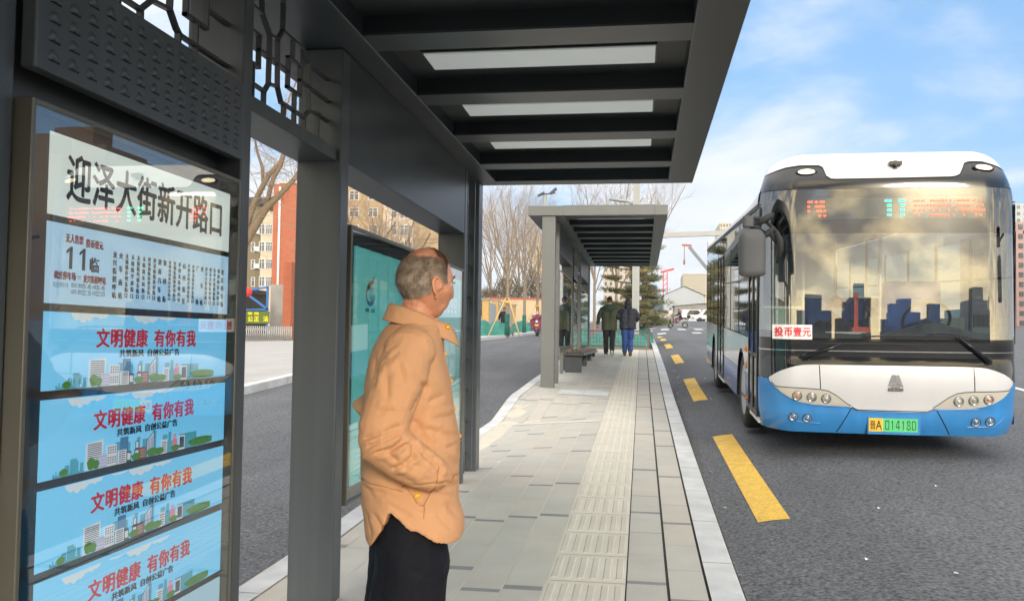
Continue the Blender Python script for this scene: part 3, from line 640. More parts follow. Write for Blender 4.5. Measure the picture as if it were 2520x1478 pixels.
# ------------------------------------------------------------------ light boxes
def lightbox(label, ya, yb, off=(0, 0, 0), teal=True):
    ox, oy, oz = off
    t = thing('advertising_lightbox', label, 'advertising box', (-1.63 + ox, (ya + yb) / 2 + oy, .46 + oz), 0, 'advertising boxes of the shelters')
    z0, z1 = .462, 1.966; fx0, fx1 = -1.655, -1.550; w = .02
    g = MB()
    for q in ((ya, ya + w, z0, z1), (yb - w, yb, z0, z1), (ya + w, yb - w, z1 - w, z1), (ya + w, yb - w, z0, z0 + w)): g.box(fx0 + ox, fx1 + ox, q[0] + oy, q[1] + oy, q[2] + oz, q[3] + oz)
    g.build('frame', 'steel_edge', t, bevel=.003)
    MB().box(fx0 + ox, -1.585 + ox, ya + w + oy, yb - w + oy, z0 + w + oz, z1 - w + oz).build('back_panel', 'panel_back', t)
    MB().box(-1.561 + ox, -1.557 + ox, ya + w + oy, yb - w + oy, z0 + w + oz, z1 - w + oz).build('glass_cover', 'clear_glass', t)
    X = -1.572 + ox
    p = MB().box(X - .01, X, ya + .138 + oy, yb - .03 + oy, .545 + oz, 1.866 + oz).build('poster', 'poster_teal' if teal else 'dash_grey', t)
    if teal:
        b = MB(); P = lambda pts, m, l: b.add([(X + .0004 * l, ya - 4.545 + y + oy, z + oz) for y, z in pts], [tuple(range(len(pts)))], m)
        def arc(cy, cz, ry, rz, a0, a1, w0, w1, m, l, n=14):
            A = [a0 + (a1 - a0) * k / n for k in range(n + 1)]
            for k in range(n):
                wa = w0 + (w1 - w0) * k / n; wb = w0 + (w1 - w0) * (k + 1) / n
                P([(cy + ry * math.cos(A[k]), cz + rz * math.sin(A[k])), (cy + ry * math.cos(A[k + 1]), cz + rz * math.sin(A[k + 1])), (cy + (ry - wb) * math.cos(A[k + 1]), cz + (rz - wb) * math.sin(A[k + 1])), (cy + (ry - wa) * math.cos(A[k]), cz + (rz - wa) * math.sin(A[k]))], m, l)
        arc(4.965, 1.60, .085, .06, R_(165), R_(300), .012, .035, 1, 1); arc(4.965, 1.60, .085, .06, R_(300), R_(380), .035, .008, 1, 1)
        arc(4.99, 1.60, .115, .085, R_(200), R_(125), .008, .03, 0, 2); P([(4.90, 1.655), (4.955, 1.69), (5.03, 1.705), (5.03, 1.68), (4.99, 1.667), (4.93, 1.63)], 2, 2); P([(5.0, 1.70), (5.035, 1.72), (5.033, 1.70)], 2, 3)
        for k in range(3): P([(4.955 + k * .024, 1.575), (4.966 + k * .024, 1.575), (4.966 + k * .024, 1.655), (4.955 + k * .024, 1.655)], 2, 3)
        write(b, '山西·太原', (X, 4.87 + oy, 1.505 + oz), EX, EY, .036, .026, 4, .01)
        for k in range(4):
            cy = 6.93 + k * .135; P([(cy + .055 * math.cos(a), 1.652 + .045 * math.sin(a)) for a in [2 * math.pi * q / 20 for q in range(20)]], 3, 1)
            P([(cy - .035, 1.57), (cy + .035, 1.57), (cy + .035, 1.597), (cy - .035, 1.597)], 3, 1)
            write(b, '勤戴口罩'[k], (X + .001, cy - .025, 1.637 + oz), EX, EY, .05, .035, 5, .02)
        def rr(y0, y1, z0, z1, r, m, l):
            P([(cy + r * math.cos(a), cz + r * .8 * math.sin(a)) for cy, cz, s in ((y1 - r, z1 - r, 0), (y0 + r, z1 - r, 1), (y0 + r, z0 + r, 2), (y1 - r, z0 + r, 3)) for a in [math.pi / 2 * (s + q / 5) for q in range(6)]], m, l)
        rr(6.55, 7.45, .95, 1.47, .1, 3, 1); rr(6.565, 7.435, .962, 1.458, .095, 5, 2)
        rr(6.62, 7.40, 1.0, 1.43, .09, 6, 3)
        write(b, '常通风', (X + .0015, 6.70 + oy, 1.215 + oz), EX, EY, .20, .14, 3, .018, .215); write(b, '不乱扔', (X + .0015, 6.70 + oy, 1.055 + oz), EX, EY, .20, .14, 3, .018, .215)
        for k in range(5):
            P([(4.70 + k * .02, .6 + k * .03), (7.4, .62 + k * .05), (7.4, .63 + k * .05), (4.70 + k * .02, .608 + k * .03)], 6, 1)
        P([(5.02, .8), (5.5, .95), (6.1, 1.0), (6.3, .9), (6.2, .72), (5.1, .68)], 6, 1)
        b.build('artwork', ['logo_orange', 'logo_blue', 'logo_brown', 'poster_white', 'logo_blue', 'poster_deep', 'poster_light'], p)
    else:
        b = MB()
        for k, (y0, y1, za, zb, m) in enumerate(((.2, 1.1, 1.2, 1.8, 0), (1.2, 2.2, 1.4, 1.8, 1), (.3, .9, .7, 1.0, 2), (1.1, 1.9, .75, 1.3, 3), (2.1, 2.7, .8, 1.2, 0))): b.box(X, X + .001, ya + y0 + oy, ya + y1 + oy, za + oz, zb + oz, m)
        b.build('artwork', ['paper_white', 'sky_blue', 'maroon', 'dash_grey'], p)
    return t
lightbox('wide glazed light box with a teal poster, behind the man in the orange jacket', 4.545, 7.585)
lightbox('dark reflecting light box behind the near end of the bench under the far shelter', -1.62, 1.38, SHD, False)
lightbox('teal poster light box at the far end of the distant shelter', 4.545, 7.585, SHD)

# ------------------------------------------------------------------ bench under the far shelter
t = thing('bench', 'long bench with brown timber slats on grey legs under the far shelter', 'bench', (-1.45, 22.2, pz(-1.4, 22.2)))
zb = prof(19.4) + .43
for k in range(6): MB().box(-1.66 + k * .068, -1.615 + k * .068, 19.2, 25.2, zb + .002, zb + .035).build('slat', 'wood', t, bevel=.004)
MB().box(-1.68, -1.24, 19.22, 25.2, zb - .055, zb).build('seat_frame', 'steel', t, bevel=.004)
for y in (19.35, 21.2, 23.1, 24.9): MB().box(-1.66, -1.30, y, y + .12, prof(y) - .1, zb - .056).build('leg', 'steel', t, bevel=.004)
MB().box(-1.75, -1.68, 19.0, 19.06, prof(19) + .0, zb + .32).build('end_plate', 'steel_light', t)

# ------------------------------------------------------------------ the city bus (own frame: x across, y backwards from the nose, z up)
bus = thing('city_bus', 'white and blue city bus on route 11 pulling up at the kerb', 'bus', (2.39, 9.0, .245), 0, None, False)
bus.rotation_euler = (math.atan(.0466), 0, -.011)
HWB = 1.215
def bw(z): return HWB - (0 if z < 2.45 else .16 * ((z - 2.45) / .55) ** 2) - (0 if z > .5 else .05 * ((.5 - z) / .27) ** 2)
def FY(x, z):
    "depth of the nose surface"
    w = bw(z); a = min(abs(x) / w, 1.0) * HWB; c = HWB - .30
    y = .035 * (a / c) ** 2 if a < c else .035 + .08 * (a - c) / .3 * .6 + .26 * (1 - math.sqrt(max(0, 1 - ((a - c) / .30) ** 2)))
    if z > 1.1: y += (z - 1.1) * .045
    if z > 2.62: y += (z - 2.62) ** 2 * 1.1
    if z < .45: y += (.45 - z) ** 2 * 1.2
    if .5 < z < .95: y -= .025 * math.sin(math.pi * (z - .5) / .45)
    return y
def xs_dense(x0, x1, n=64):
    "sample positions, denser at the rounded corners"
    r = []
    for k in range(n + 1):
        t = -1 + 2 * k / n; r.append(math.copysign(1 - (1 - abs(t)) ** 1.7, t))
    return [x0 + (q + 1) / 2 * (x1 - x0) for q in r]
def skin(mb, bot, top, x0=-1, x1=1, n=64, nz=8, off=0., m=0):
    "strip of nose surface between two height curves; x0, x1 as fractions of the half width"
    o = len(mb.v); xs = xs_dense(x0, x1, n) if x1 - x0 > 1.5 else [x0 + (x1 - x0) * k / n for k in range(n + 1)]
    for f in xs:
        xa = f * HWB; b, t = bot(xa), top(xa)
        for j in range(nz + 1):
            z = b + (t - b) * j / nz; x = f * bw(z); mb.v.append((x, FY(x, z) - off, z))
    for i in range(n):
        for j in range(nz):
            a = o + i * (nz + 1) + j; mb.f.append([a, a + nz + 1, a + nz + 2, a + 1]); mb.m.append(m); mb.s.append(True)
    return mb
def curve(T): return lambda x: lin(x, T)
MT = [(-1.25, .755), (-1.137, .762), (-1.09, .80), (-1.03, .838), (-.938, .875), (-.87, .893), (-.80, .903), (-.67, .908), (0, .908), (.67, .906), (.80, .902), (.875, .891), (.94, .873), (1.03, .838), (1.09, .802), (1.137, .762), (1.25, .755)]
MBt = [(-1.25, .755), (-1.137, .757), (-1.123, .726), (-1.084, .68), (-1.031, .63), (-.939, .572), (-.847, .535), (-.716, .515), (-.37, .503), (-.315, .475), (.325, .472), (.39, .500), (.716, .507), (.847, .530), (.939, .565), (1.031, .62), (1.084, .672), (1.123, .72), (1.137, .757), (1.25, .755)]
CAPL = [(-1.25, 2.80), (-1.13, 2.842), (-1.05, 2.865), (-.91, 2.88), (-.70, 2.876), (-.665, 2.85), (-.62, 2.76), (-.585, 2.733), (-.54, 2.728), (0, 2.728), (.585, 2.735), (.65, 2.745), (.69, 2.775), (.73, 2.845), (.77, 2.885), (.85, 2.893), (.95, 2.89), (1.05, 2.865), (1.13, 2.842), (1.25, 2.80)]
mtop, mbot, capl = curve(MT), curve(MBt), curve(CAPL)
bb = lambda x: .235 + .02 * max(0, abs(x) - 1.0) * 5
skin(MB(), bb, mbot, nz=10).build('bumper', 'bus_blue', bus)
skin(MB(), mbot, mtop, x0=-.932, x1=.932, nz=8, off=.012).build('front_mask', 'mask_white', bus)
skin(MB(), lambda x: .906 if abs(x) < .7 else mtop(x), lambda x: 1.165, nz=4).build('lower_band', 'bus_black', bus)
skin(MB(), lambda x: 1.165, lambda x: 2.19, nz=10).build('windscreen', 'windscreen', bus)
skin(MB(), lambda x: 2.19, lambda x: 2.632, nz=6).build('visor_glass', 'dark_glass', bus)
skin(MB(), lambda x: 2.636, capl, nz=5, off=.003).build('upper_band', 'bus_black', bus)
cp = skin(MB(), capl, lambda x: 3.0 - .10 * max(0, (abs(x) - .9) / .3) ** 2, nz=8, off=.006)
cp.build('roof_cap', 'white_paint', bus)
b = MB(); skin(b, lambda x: capl(x) - .008, lambda x: capl(x) + .004, nz=1, off=.009); b.build('cap_seal', 'black', bus)
b = MB(); skin(b, lambda x: 2.629, lambda x: 2.637, nz=1, off=.004); b.build('seam_seal', 'black', bus)
b = MB(); skin(b, lambda x: 1.038, lambda x: 1.047, nz=1, off=.006); b.build('trim_strip', 'chrome', bus)
# black frit behind the glass edges, corner pillars
b = MB(); skin(b, lambda x: 1.14, lambda x: 1.20 - .03 * x, nz=1, off=-.012); b.build('windscreen_border', 'black', bus)
b = MB(); skin(b, lambda x: 1.19, lambda x: 2.63, x0=-1, x1=-.965, n=6, nz=8, off=-.02); skin(b, lambda x: 1.19, lambda x: 2.63, x0=.965, x1=1, n=6, nz=8, off=-.02); b.build('corner_pillar', 'seat_grey', bus)
b = MB(); skin(b, lambda x: 2.185, lambda x: 2.635, nz=3, off=-.03); b.build('visor_backing', 'panel_back', bus)
def on(x, z, off=.02): return Vector((x, FY(x, z) - off, z))
def nrm(x, z):
    e = .01; dx = Vector((2 * e, FY(x + e, z) - FY(x - e, z), 0)); dz_ = Vector((0, FY(x, z + e) - FY(x, z - e), 2 * e)); return dx.cross(dz_).normalized()
# headlamp housings
for sg in (-1, 1):
    b = MB(); T1 = [(.366, .5035), (.42, .54), (.508, .61), (.586, .653), (.67, .668), (.748, .672), (1.084, .683), (1.137, .692)]
    top = curve(T1); f = (lambda x: top(abs(x))); g = (lambda x: mbot(x) + .012)
    skin(b, g, lambda x: max(g(x) + .002, f(x)), x0=sg * .372 / HWB if sg > 0 else -1.112 / HWB, x1=1.112 / HWB if sg > 0 else -.372 / HWB, n=40, nz=6, off=.017)
    hb = b.build('headlight_housing', 'reflector', bus)
    b = MB(); skin(b, lambda x: max(g(x) + .002, f(x)) - .006, lambda x: max(g(x) + .002, f(x)) + .004, x0=sg * .372 / HWB if sg > 0 else -1.112 / HWB, x1=1.112 / HWB if sg > 0 else -.372 / HWB, n=40, nz=1, off=.018); b.build('seal', 'dash_grey', hb)
    for k, (ax, az) in enumerate(((.605, .578), (.740, .588), (.876, .599))):
        x = sg * ax; n_ = nrm(x, az); c = on(x, az, .015); r = .043
        l = MB().lathe([(r, 0), (r, .012), (r * .86, .016), (r * .80, .006), (r * .4, -.006), (.002, -.008)], c, n_, 24, 0, True, False).build('headlight', 'chrome', bus)
        MB().lathe([(r * .82, .008), (r * .74, .017), (r * .45, .023), (.001, .025)], c, n_, 20, 0, True, False).build('lens', 'clear_glass', l); MB().ball(c + n_ * .002, (.016, .016, .016), 12, 8).build('bulb', ('lens', 'lens_grey', 'orange')[k], l)
        MB().lathe([(r * 1.12, -.002), (r * 1.12, .006), (r, .008)], c, n_, 24, 0, True, False).build('bezel', 'dash_grey', l)
    for ax, az in ((.775, .378), (.905, .388)):
        x = sg * ax; n_ = nrm(x, az); c = on(x, az, .0); r = .041
        l = MB().lathe([(r * 1.12, -.01), (r * 1.12, .008), (r, .010), (r * .95, .002)], c, n_, 24, 0, True, False).build('fog_light', 'dash_grey', bus)
        MB().lathe([(r * .95, .004), (r * .7, -.004), (.002, -.008)], c, n_, 20, 0, True, False).build('reflector_bowl', 'chrome', l); MB().lathe([(r * .96, .006), (r * .8, .014), (r * .4, .02), (.001, .022)], c, n_, 20, 0, True, False).build('lens', 'clear_glass', l); MB().ball(c + n_ * .003, .014, 12, 8).build('bulb', 'lens_grey', l)
    # roof marker lamps
    x = sg * (.78 if sg < 0 else .87); z = 2.806 if sg < 0 else 2.822
    m_ = MB(); m_.lathe([(.105, -.01), (.105, .006), (.09, .012)], (0, 0, 0), (0, 0, 1), 24, 0)
    n_ = nrm(x, z); ex = Vector((1, 0, 0)); ex = (ex - n_ * ex.dot(n_)).normalized(); ey = n_.cross(ex)
    fr = Matrix((ex, ey * .36, n_)).transposed().to_4x4(); fr.translation = on(x, z, .004)
    b = MB(); b.add([fr @ Vector(p) for p in m_.v], m_.f, 0, True); ml = b.build('marker_light', 'black', bus)
    m_ = MB(); m_.lathe([(.084, .010), (.07, .018), (.002, .02)], (0, 0, 0), (0, 0, 1), 24, 0); b = MB(); b.add([fr @ Vector(p) for p in m_.v], m_.f, 0, True); b.build('lens', 'warm_lamp', ml)
# panel seams of the nose
b = MB()
def seam(p, q, n=14, w=.004, off=.014):
    P = [(p[0] + (q[0] - p[0]) * k / n, p[1] + (q[1] - p[1]) * k / n) for k in range(n + 1)]
    for (xa, za), (xb, zb) in zip(P, P[1:]):
        dx, dz_ = (xb - xa), (zb - za); L_ = math.hypot(dx, dz_); ox, oz = -dz_ / L_ * w, dx / L_ * w
        b.quad(on(xa - ox, za - oz, off), on(xb - ox, zb - oz, off), on(xb + ox, zb + oz, off), on(xa + ox, za + oz, off))
seam((-.67, .905), (-.66, .672)); seam((.744, .90), (.75, .668)); seam((-.363, .498), (-.493, .245), off=.003); seam((.41, .495), (.546, .25), off=.003); seam((-.365, .502), (-.315, .474)); seam((-.315, .474), (.325, .471)); seam((.325, .471), (.40, .50))
b.build('panel_gap', 'black', bus)
for pts in (((-.315, .462), (.325, .459)), ((.325, .459), (.41, .490)), ((.41, .490), (.80, .50)), ((-.37, .492), (-.75, .503)), ((-.98, .42), (-.87, .335)), ((-.87, .335), (-.65, .325)), ((1.05, .43), (.95, .335)), ((.95, .335), (.70, .325))):
    b = MB(); P, Q = pts; n = 10
    for k in range(n):
        xa, za = P[0] + (Q[0] - P[0]) * k / n, P[1] + (Q[1] - P[1]) * k / n; xb, zb = P[0] + (Q[0] - P[0]) * (k + 1) / n, P[1] + (Q[1] - P[1]) * (k + 1) / n
        b.add([on(xa, za - .006, .001), on(xb, zb - .006, .001), on(xb, zb + .003, .010), on(xa, za + .003, .010), on(xa, za + .009, .001), on(xb, zb + .009, .001)], [(0, 1, 2, 3), (3, 2, 5, 4)], 0, True)
    b.build('bumper_crease', 'bus_blue', bus)
# number plate
b = MB(); b.prism([(-.215, .243), (.268, .243), (.268, .425), (-.215, .425)], (0, FY(0, .33) - .004, 0), (1, 0, 0), (0, 0, 1), .012); b.build('plate_holder', 'bus_blue', bus)
yp = FY(0, .33) - .020
p = MB().box(-.206, .242, yp, yp + .006, .270, .398).build('number_plate', 'plate_green', bus)
b = MB(); b.box(-.2055, -.078, yp - .0015, yp, .2705, .3975, 0); b.build('province_field', 'plate_yellow', p)
b = MB(); E1, E2 = (1, 0, 0), (0, 0, 1)
write(b, '晋', (-.199, yp - .002, .286), E1, E2, .058, .092, 0, .01); write(b, 'A', (-.142, yp - .002, .290), E1, E2, .056, .088, 0, .016)
SEG = {'0': [(0, 0, .16, 1), (.84, 0, 1, 1), (.16, 0, .84, .1), (.16, .9, .84, 1)], '1': [(.42, 0, .60, 1), (.2, .78, .42, .9)], '4': [(.68, 0, .84, 1), (0, .22, 1, .34), (.0, .34, .14, .52), (.12, .5, .26, .68), (.26, .66, .42, .84), (.42, .82, .68, 1)], '8': [(0, .08, .19, .36), (.81, .08, 1, .36), (.08, .64, .26, .92), (.74, .64, .92, .92), (.14, 0, .86, .11), (.16, .44, .84, .56), (.2, .89, .8, 1)], 'D': [(0, 0, .16, 1), (.84, .1, 1, .9), (.16, 0, .84, .1), (.16, .9, .84, 1)]}
for k, c in enumerate('01418D'):
    for x0, z0, x1, z1 in SEG[c]: b.box(-.055 + k * .049 + x0 * .036, -.055 + k * .049 + x1 * .036, yp - .0025 - (.0004 if x0 else 0), yp - .001, .291 + z0 * .087, .291 + z1 * .087)
b.build('lettering', 'ink', p)
b = MB()
for x, z in ((-.09, .389), (.13, .389), (-.09, .279), (.13, .279)): b.lathe([(.006, 0), (.006, .003), (.001, .004)], (x, yp, z), (0, -1, 0), 10)
b.build('screw', 'chrome', p)
# emblem: two folded blades over a lettered bar
b = MB(); ye = FY(.03, .75) - .016
for pg in ([(-.042, .705), (-.012, .722), (.022, .822), (.0, .822)], [(-.012, .722), (.028, .745), (.027, .80), (.022, .822)], [(.098, .705), (.068, .722), (.034, .822), (.056, .822)], [(.068, .722), (.028, .745), (.029, .80), (.034, .822)], [(-.012, .718), (.028, .741), (.068, .718), (.068, .70), (-.012, .70)]):
    b.prism(pg, (0, ye, 0), E1, E2, .008)
b.box(-.040, .097, ye - .008, ye, .668, .694, 1)
em = b.build('emblem', ['chrome', 'dash_grey'], bus)
b = MB(); write(b, 'CNHTC', (-.032, ye - .0085, .673), E1, E2, .024, .016, 0, .02, .0245); b.build('lettering', 'chrome', em)
# fare notice inside the glass
b = MB(); b.add([on(x, z, .008) for x in (-1.10, -1.0, -.9, -.8, -.735) for z in (1.150, 1.293)], [(2 * k, 2 * k + 2, 2 * k + 3, 2 * k + 1) for k in range(4)]); 
fs = b.build('fare_notice', 'paper_white', bus)
b = MB(); write(b, '投币壹元', (-1.085, 0, 1.175), E1, E2, .083, .098, 0, .022, .086); b.v = [tuple(on(x, z, .010 - (y) * .5)) for x, y, z in b.v]; b.build('lettering', 'ink_red', fs)
# destination display
z0, z1 = 2.335, 2.540
d = MB().box(-.775, .875, .14, .17, z0, z1).build('destination_display', 'panel_back', bus)
d2 = skin(MB(), lambda x: z0, lambda x: z1, x0=-.775 / HWB, x1=.875 / HWB, n=24, nz=2, off=-.012); dd = d2.build('display_face', 'reflector', d)
rr = random.Random(4)
b = MB()
def dots(x, z, w, h, m): 
    b.add([on(x, z, .006), on(x + w, z, .006), on(x + w, z + h, .006), on(x, z + h, .006)], [(0, 1, 2, 3)], m)
for row in range(4):
    z = 2.497 - row * .046
    for xa in (-.055, .068): dots(xa if row == 0 else xa + .02, z, .06 if row == 0 else .036, .018, 1)
    for q, g in enumerate(([(0, 4), (6, 2), (10, 4)], [(0, 2), (6, 2), (8, 6)], [(0, 2), (7, 5), (13, 2)], [(9, 2), (13, 2)])[row:row + 1]):
        for a, n in g:
            for k in range(n): dots(-.775 + (a + k) * .0115, z - .002 * (k % 2), .0088, .013 + .005 * (k % 2), 0)
    pat = ("xxxxx.xx....xxxxxxxxxx.x..x..x.xxxxxxxxx..xx..xx", ".xx.x.x.x.x.xxxxxxxxxxx.xxx...xxxxxxxxxxx.x..xxxx", "xx..xx.xx...xx...xx.....x....x...xxxxxxxxx.xxxxxxx", "..xx........xxxxxxxxxxx.x...x......x.......x..xx..")[row]
    for k, c in enumerate(pat):
        if c == 'x': dots(.205 + k * .0131, z - .003 * (k % 3 == 0), .0118, .011 + .006 * rr.random(), 0)
b.build('led_dots', ['led_red', 'led_green'], d)
# camera on the cap
b = MB(); c = on(.05, 2.868, .01); b.box(c.x - .018, c.x + .018, c.y - .03, c.y + .02, c.z - .045, c.z + .035); b.box(c.x - .055, c.x + .06, c.y - .05, c.y + .01, c.z - .012, c.z + .028); b.lathe([(.02, 0), (.02, .03), (.012, .032)], (c.x, c.y - .03, c.z - .01), (0, -1, 0), 12); b.build('roof_camera', 'black', bus, bevel=.004)
# wipers
for piv, elbow, blade in ((( -.807, .977), (-.454, 1.118), ((-.663, 1.110), (.326, 1.108))), ((.875, .964), (.60, 1.186), ((-.273, 1.186), (.685, 1.192)))):
    b = MB(); a = [piv[0] + (elbow[0] - piv[0]) * .6, piv[1] + (elbow[1] - piv[1]) * .6]
    b.tube([on(*piv, .035), on(*a, .06), on(*elbow, .055)], [.022, .016, .009], 8); b.lathe([(.04, 0), (.036, .03), (.01, .045)], on(*piv, -.005), (0, -1, .05), 16); b.bar(on(piv[0] + .02, piv[1] - .03, .04), on(*a, .05), .012, .012)
    w = b.build('wiper', 'black', bus)
    b = MB(); n = 10; P = [on(blade[0][0] + (blade[1][0] - blade[0][0]) * k / n, blade[0][1] + (blade[1][1] - blade[0][1]) * k / n + .008 * math.sin(math.pi * k / n), .03) for k in range(n + 1)]
    b.tube(P, [.004] + [.0085] * (n - 1) + [.004], 6); b.build('blade', 'rubber', w)
# mirrors: long housing on two curved arms on the door side, one block on the driver's side
b = MB(); M_ = Vector((-1.545, -.16, 0))
def rb(cx, cy, wx, wy, z0, z1, tp, n=14):
    def fn(u, v):
        a = 2 * math.pi * u; s = 1 if .06 < v < .94 else .82; e = .55
        ca, sa = math.cos(a), math.sin(a); z = z0 + (z1 - z0) * min(1, max(0, (v - .03) / .94)); k = 1 - tp * max(0, (v - .82) / .18)
        return (cx + wx * s * k * math.copysign(abs(ca) ** e, ca), cy + wy * s * k * math.copysign(abs(sa) ** e, sa), z)
    b.grid(fn, 28, n, 0, True, True)
rb(-1.338, -.22, .126, .075, 1.765, 2.215, .45); b.ball((-1.338, -.22, 1.775), (.107, .065, .02), 16, 6)
mr = b.build('mirror', 'dash_grey', bus)
b = MB(); rb(-1.375, -.20, .052, .045, 2.235, 2.345, 0); b.build('small_mirror', 'dash_grey', mr)
b = MB()
b.tube([(-1.37, -.19, 2.33), (-1.30, -.14, 2.325), (-1.23, -.06, 2.33), (-1.16, .06, 2.30), (-1.06, .06, 2.20), (-1.02, .02, 2.10)], [.018, .018, .02, .02, .018, .012], 8)
b.tube([(-1.34, -.2, 2.24), (-1.28, -.16, 2.235), (-1.21, -.05, 2.20), (-1.12, .04, 2.17), (-1.05, .02, 2.08), (-1.05, .04, 1.98)], [.016, .016, .02, .022, .03, .02], 8)
b.ball((-1.20, -.09, 2.325), (.10, .035, .036), 14, 8, 0, Matrix.Rotation(R_(-32), 3, 'Y')); b.ball((-1.17, -.07, 2.19), (.09, .03, .03), 14, 8, 0, Matrix.Rotation(R_(-42), 3, 'Y'))
b.tube([(-1.08, .02, 2.2), (-1.05, -.01, 2.13), (-1.04, .0, 2.03), (-1.07, .03, 1.90)], [.02, .035, .03, .012], 8)
b.build('mirror_arm', 'rubber', mr)
b = MB(); rb(1.40, -.1, .075, .06, 1.55, 2.02, .2); b.tube([(1.33, -.05, 2.15), (1.22, .1, 2.2)], .02, 8); rb(1.33, -.08, .05, .05, 2.10, 2.30, 0); b.build('mirror', 'black', bus)

# sides
LEN = 8.75
def arch(y):
    for c in (2.02, 6.77):
        if abs(y - c) < .53: return .36 + math.sqrt(max(0, .53 ** 2 - (y - c) ** 2)) * 1.12
    return .33
def wall(sg, name, za, zb, m, y0, y1, cut=True, off=0., step=.06):
    b = MB(); ys = frange(y0, y1, step); x = sg * (HWB + off)
    for ya, yb in zip(ys, ys[1:]):
        a, c = (max(za, arch(ya)), max(za, arch(yb))) if cut else (za, za)
        if a >= zb and c >= zb:
            if b.f: b.build(name, m, bus); b = MB()
            continue
        p = [(x, ya, min(a, zb)), (x, yb, min(c, zb)), (x, yb, zb), (x, ya, zb)]
        b.quad(*(p if sg > 0 else p[::-1]))
    return b.build(name, m, bus)
DOORS = ((.32, 1.14), (4.66, 5.84))
spans = ((1.14, 4.66), (5.84, LEN))
for sg in (-1, 1):
    for y0, y1 in (spans if sg < 0 else ((.30, LEN),)):
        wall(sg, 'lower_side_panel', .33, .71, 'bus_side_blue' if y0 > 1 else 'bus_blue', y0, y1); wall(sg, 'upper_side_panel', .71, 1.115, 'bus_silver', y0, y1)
        n = max(1, round((y1 - y0) / 1.15)); L_ = (y1 - y0) / n
        for k in range(n):
            ya, yb = y0 + k * L_ + .03, y0 + (k + 1) * L_ - .03
            w = MB().box(sg * HWB - .004, sg * HWB + .004, ya, yb, 1.13, 2.20).build('window', 'side_glass', bus)
            b = MB(); x0, x1 = sorted((sg * (HWB - .012), sg * (HWB + .007)))
            b.box(x0, x1, ya - .03, ya, 1.115, 2.22); b.box(x0, x1, yb, yb + .03, 1.115, 2.22); b.box(x0, x1, ya, yb, 1.76, 1.78)
            b.build('window_frame', 'black', w)
        wall(sg, 'cant_panel', 2.20, 2.475, 'dark_glass', y0, y1, False, 0, 2)
    wall(sg, 'cant_panel', 2.20, 2.475, 'dark_glass', .30, 1.14, False, -.003, .4); 
    if sg < 0: wall(sg, 'cant_panel', 2.20, 2.475, 'dark_glass', 4.66, 5.84, False, -.003, .6)
    # cove: two gutter lines and the curved shoulder up to the roof
    b = MB()
    def fn(u, v, sg=sg):
        y = .38 + u * (LEN - .38); a = v * math.pi / 2; dz_ = max(0, 1 - y / .7)
        return (sg * (HWB + .004 - .42 * (1 - math.cos(a)) ** 1.2), y, 2.50 + (.20 + .16 * max(0, 1 - (y - .3) / 1.4) ** 1.5) * math.sin(a) ** .9)
    b.grid(fn, 40, 10)
    b.build('roof_cove', 'bus_silver', bus)
    b = MB(); x0, x1 = sorted((sg * (HWB - .01), sg * (HWB + .012))); b.box(x0, x1, .34, LEN, 2.478, 2.490); b.box(x0, x1, .34, LEN, 2.505, 2.517); b.build('gutter', 'black', bus)
    # wheel arch linings and wheels
    for c, st in ((2.02, 1), (6.77, 0)):
        b = MB(); x0, x1 = sorted((sg * .72, sg * (HWB - .005)))
        b.box(x0, x1, c - .55, c + .55, .90, .94); b.box(x0, x1, c - .56, c - .53, .33, .94); b.box(x0, x1, c + .53, c + .56, .33, .94); xa, xb = sorted((sg * .70, sg * .72)); b.box(xa, xb, c - .55, c + .55, .33, .94)
        b.build('wheel_arch', 'rubber', bus)
        wl = bpy.data.objects.new('wheel', None); COL.objects.link(wl); wl.parent = bus; wl.location = (sg * 1.05, c, .45)
        R2 = .46; T = [(R2 - .16, -.13), (R2 - .05, -.14), (R2 - .01, -.115), (R2, -.08), (R2, .08), (R2 - .01, .115), (R2 - .05, .14), (R2 - .16, .13)]
        MB().lathe(T, (0, 0, 0), (sg, 0, 0), 40, 0, True, False).build('tyre', 'rubber', wl)
        b = MB(); b.lathe([(R2 - .155, .13), (R2 - .18, .12), (R2 - .20, .02), (.16, .0), (.14, .09), (.11, .12), (.001, .125)], (0, 0, 0), (sg, 0, 0), 32)
        for k in range(10):
            a = 2 * math.pi * k / 10; b.lathe([(.016, 0), (.016, .05), (.008, .055)], (0, .20 * math.cos(a), .20 * math.sin(a)), (sg, 0, 0), 8)
        b.build('rim', 'gate_grey', wl)
# doors on the kerb side
def door(y0, y1, z1):
    b = MB(); x = -HWB; w = .045; ym = (y0 + y1) / 2
    for ya, yb in ((y0, y0 + w), (ym - w, ym - .004), (ym + .004, ym + w), (y1 - w, y1)): b.box(x - .012, x + .02, ya, yb, .34, z1)
    for za, zb in ((.34, .40), (.95, .98), (z1 - .05, z1)):
        for ya, yb in ((y0 + w, ym - w), (ym + w, y1 - w)): b.box(x - .010, x + .018, ya, yb, za, zb)
    d = b.build('door', 'black', bus)
    for ya, yb in ((y0 + w, ym - w), (ym + w, y1 - w)):
        MB().box(x - .003, x + .003, ya, yb, .40, .95).build('door_pane', 'side_glass', d); MB().box(x - .003, x + .003, ya, yb, .98, z1 - .05).build('door_pane', 'side_glass', d)
        b = MB(); b.tube([(x + .06, (ya + yb) / 2, .7), (x + .06, (ya + yb) / 2, 1.5)], .015, 8); b.build('door_handle', 'pole_white', d)
    MB().box(x + .01, x + .2, y0, y1, .28, .34).build('door_step', 'pole_white', d)
door(.32, 1.14, 2.20); door(4.66, 5.84, 2.20)
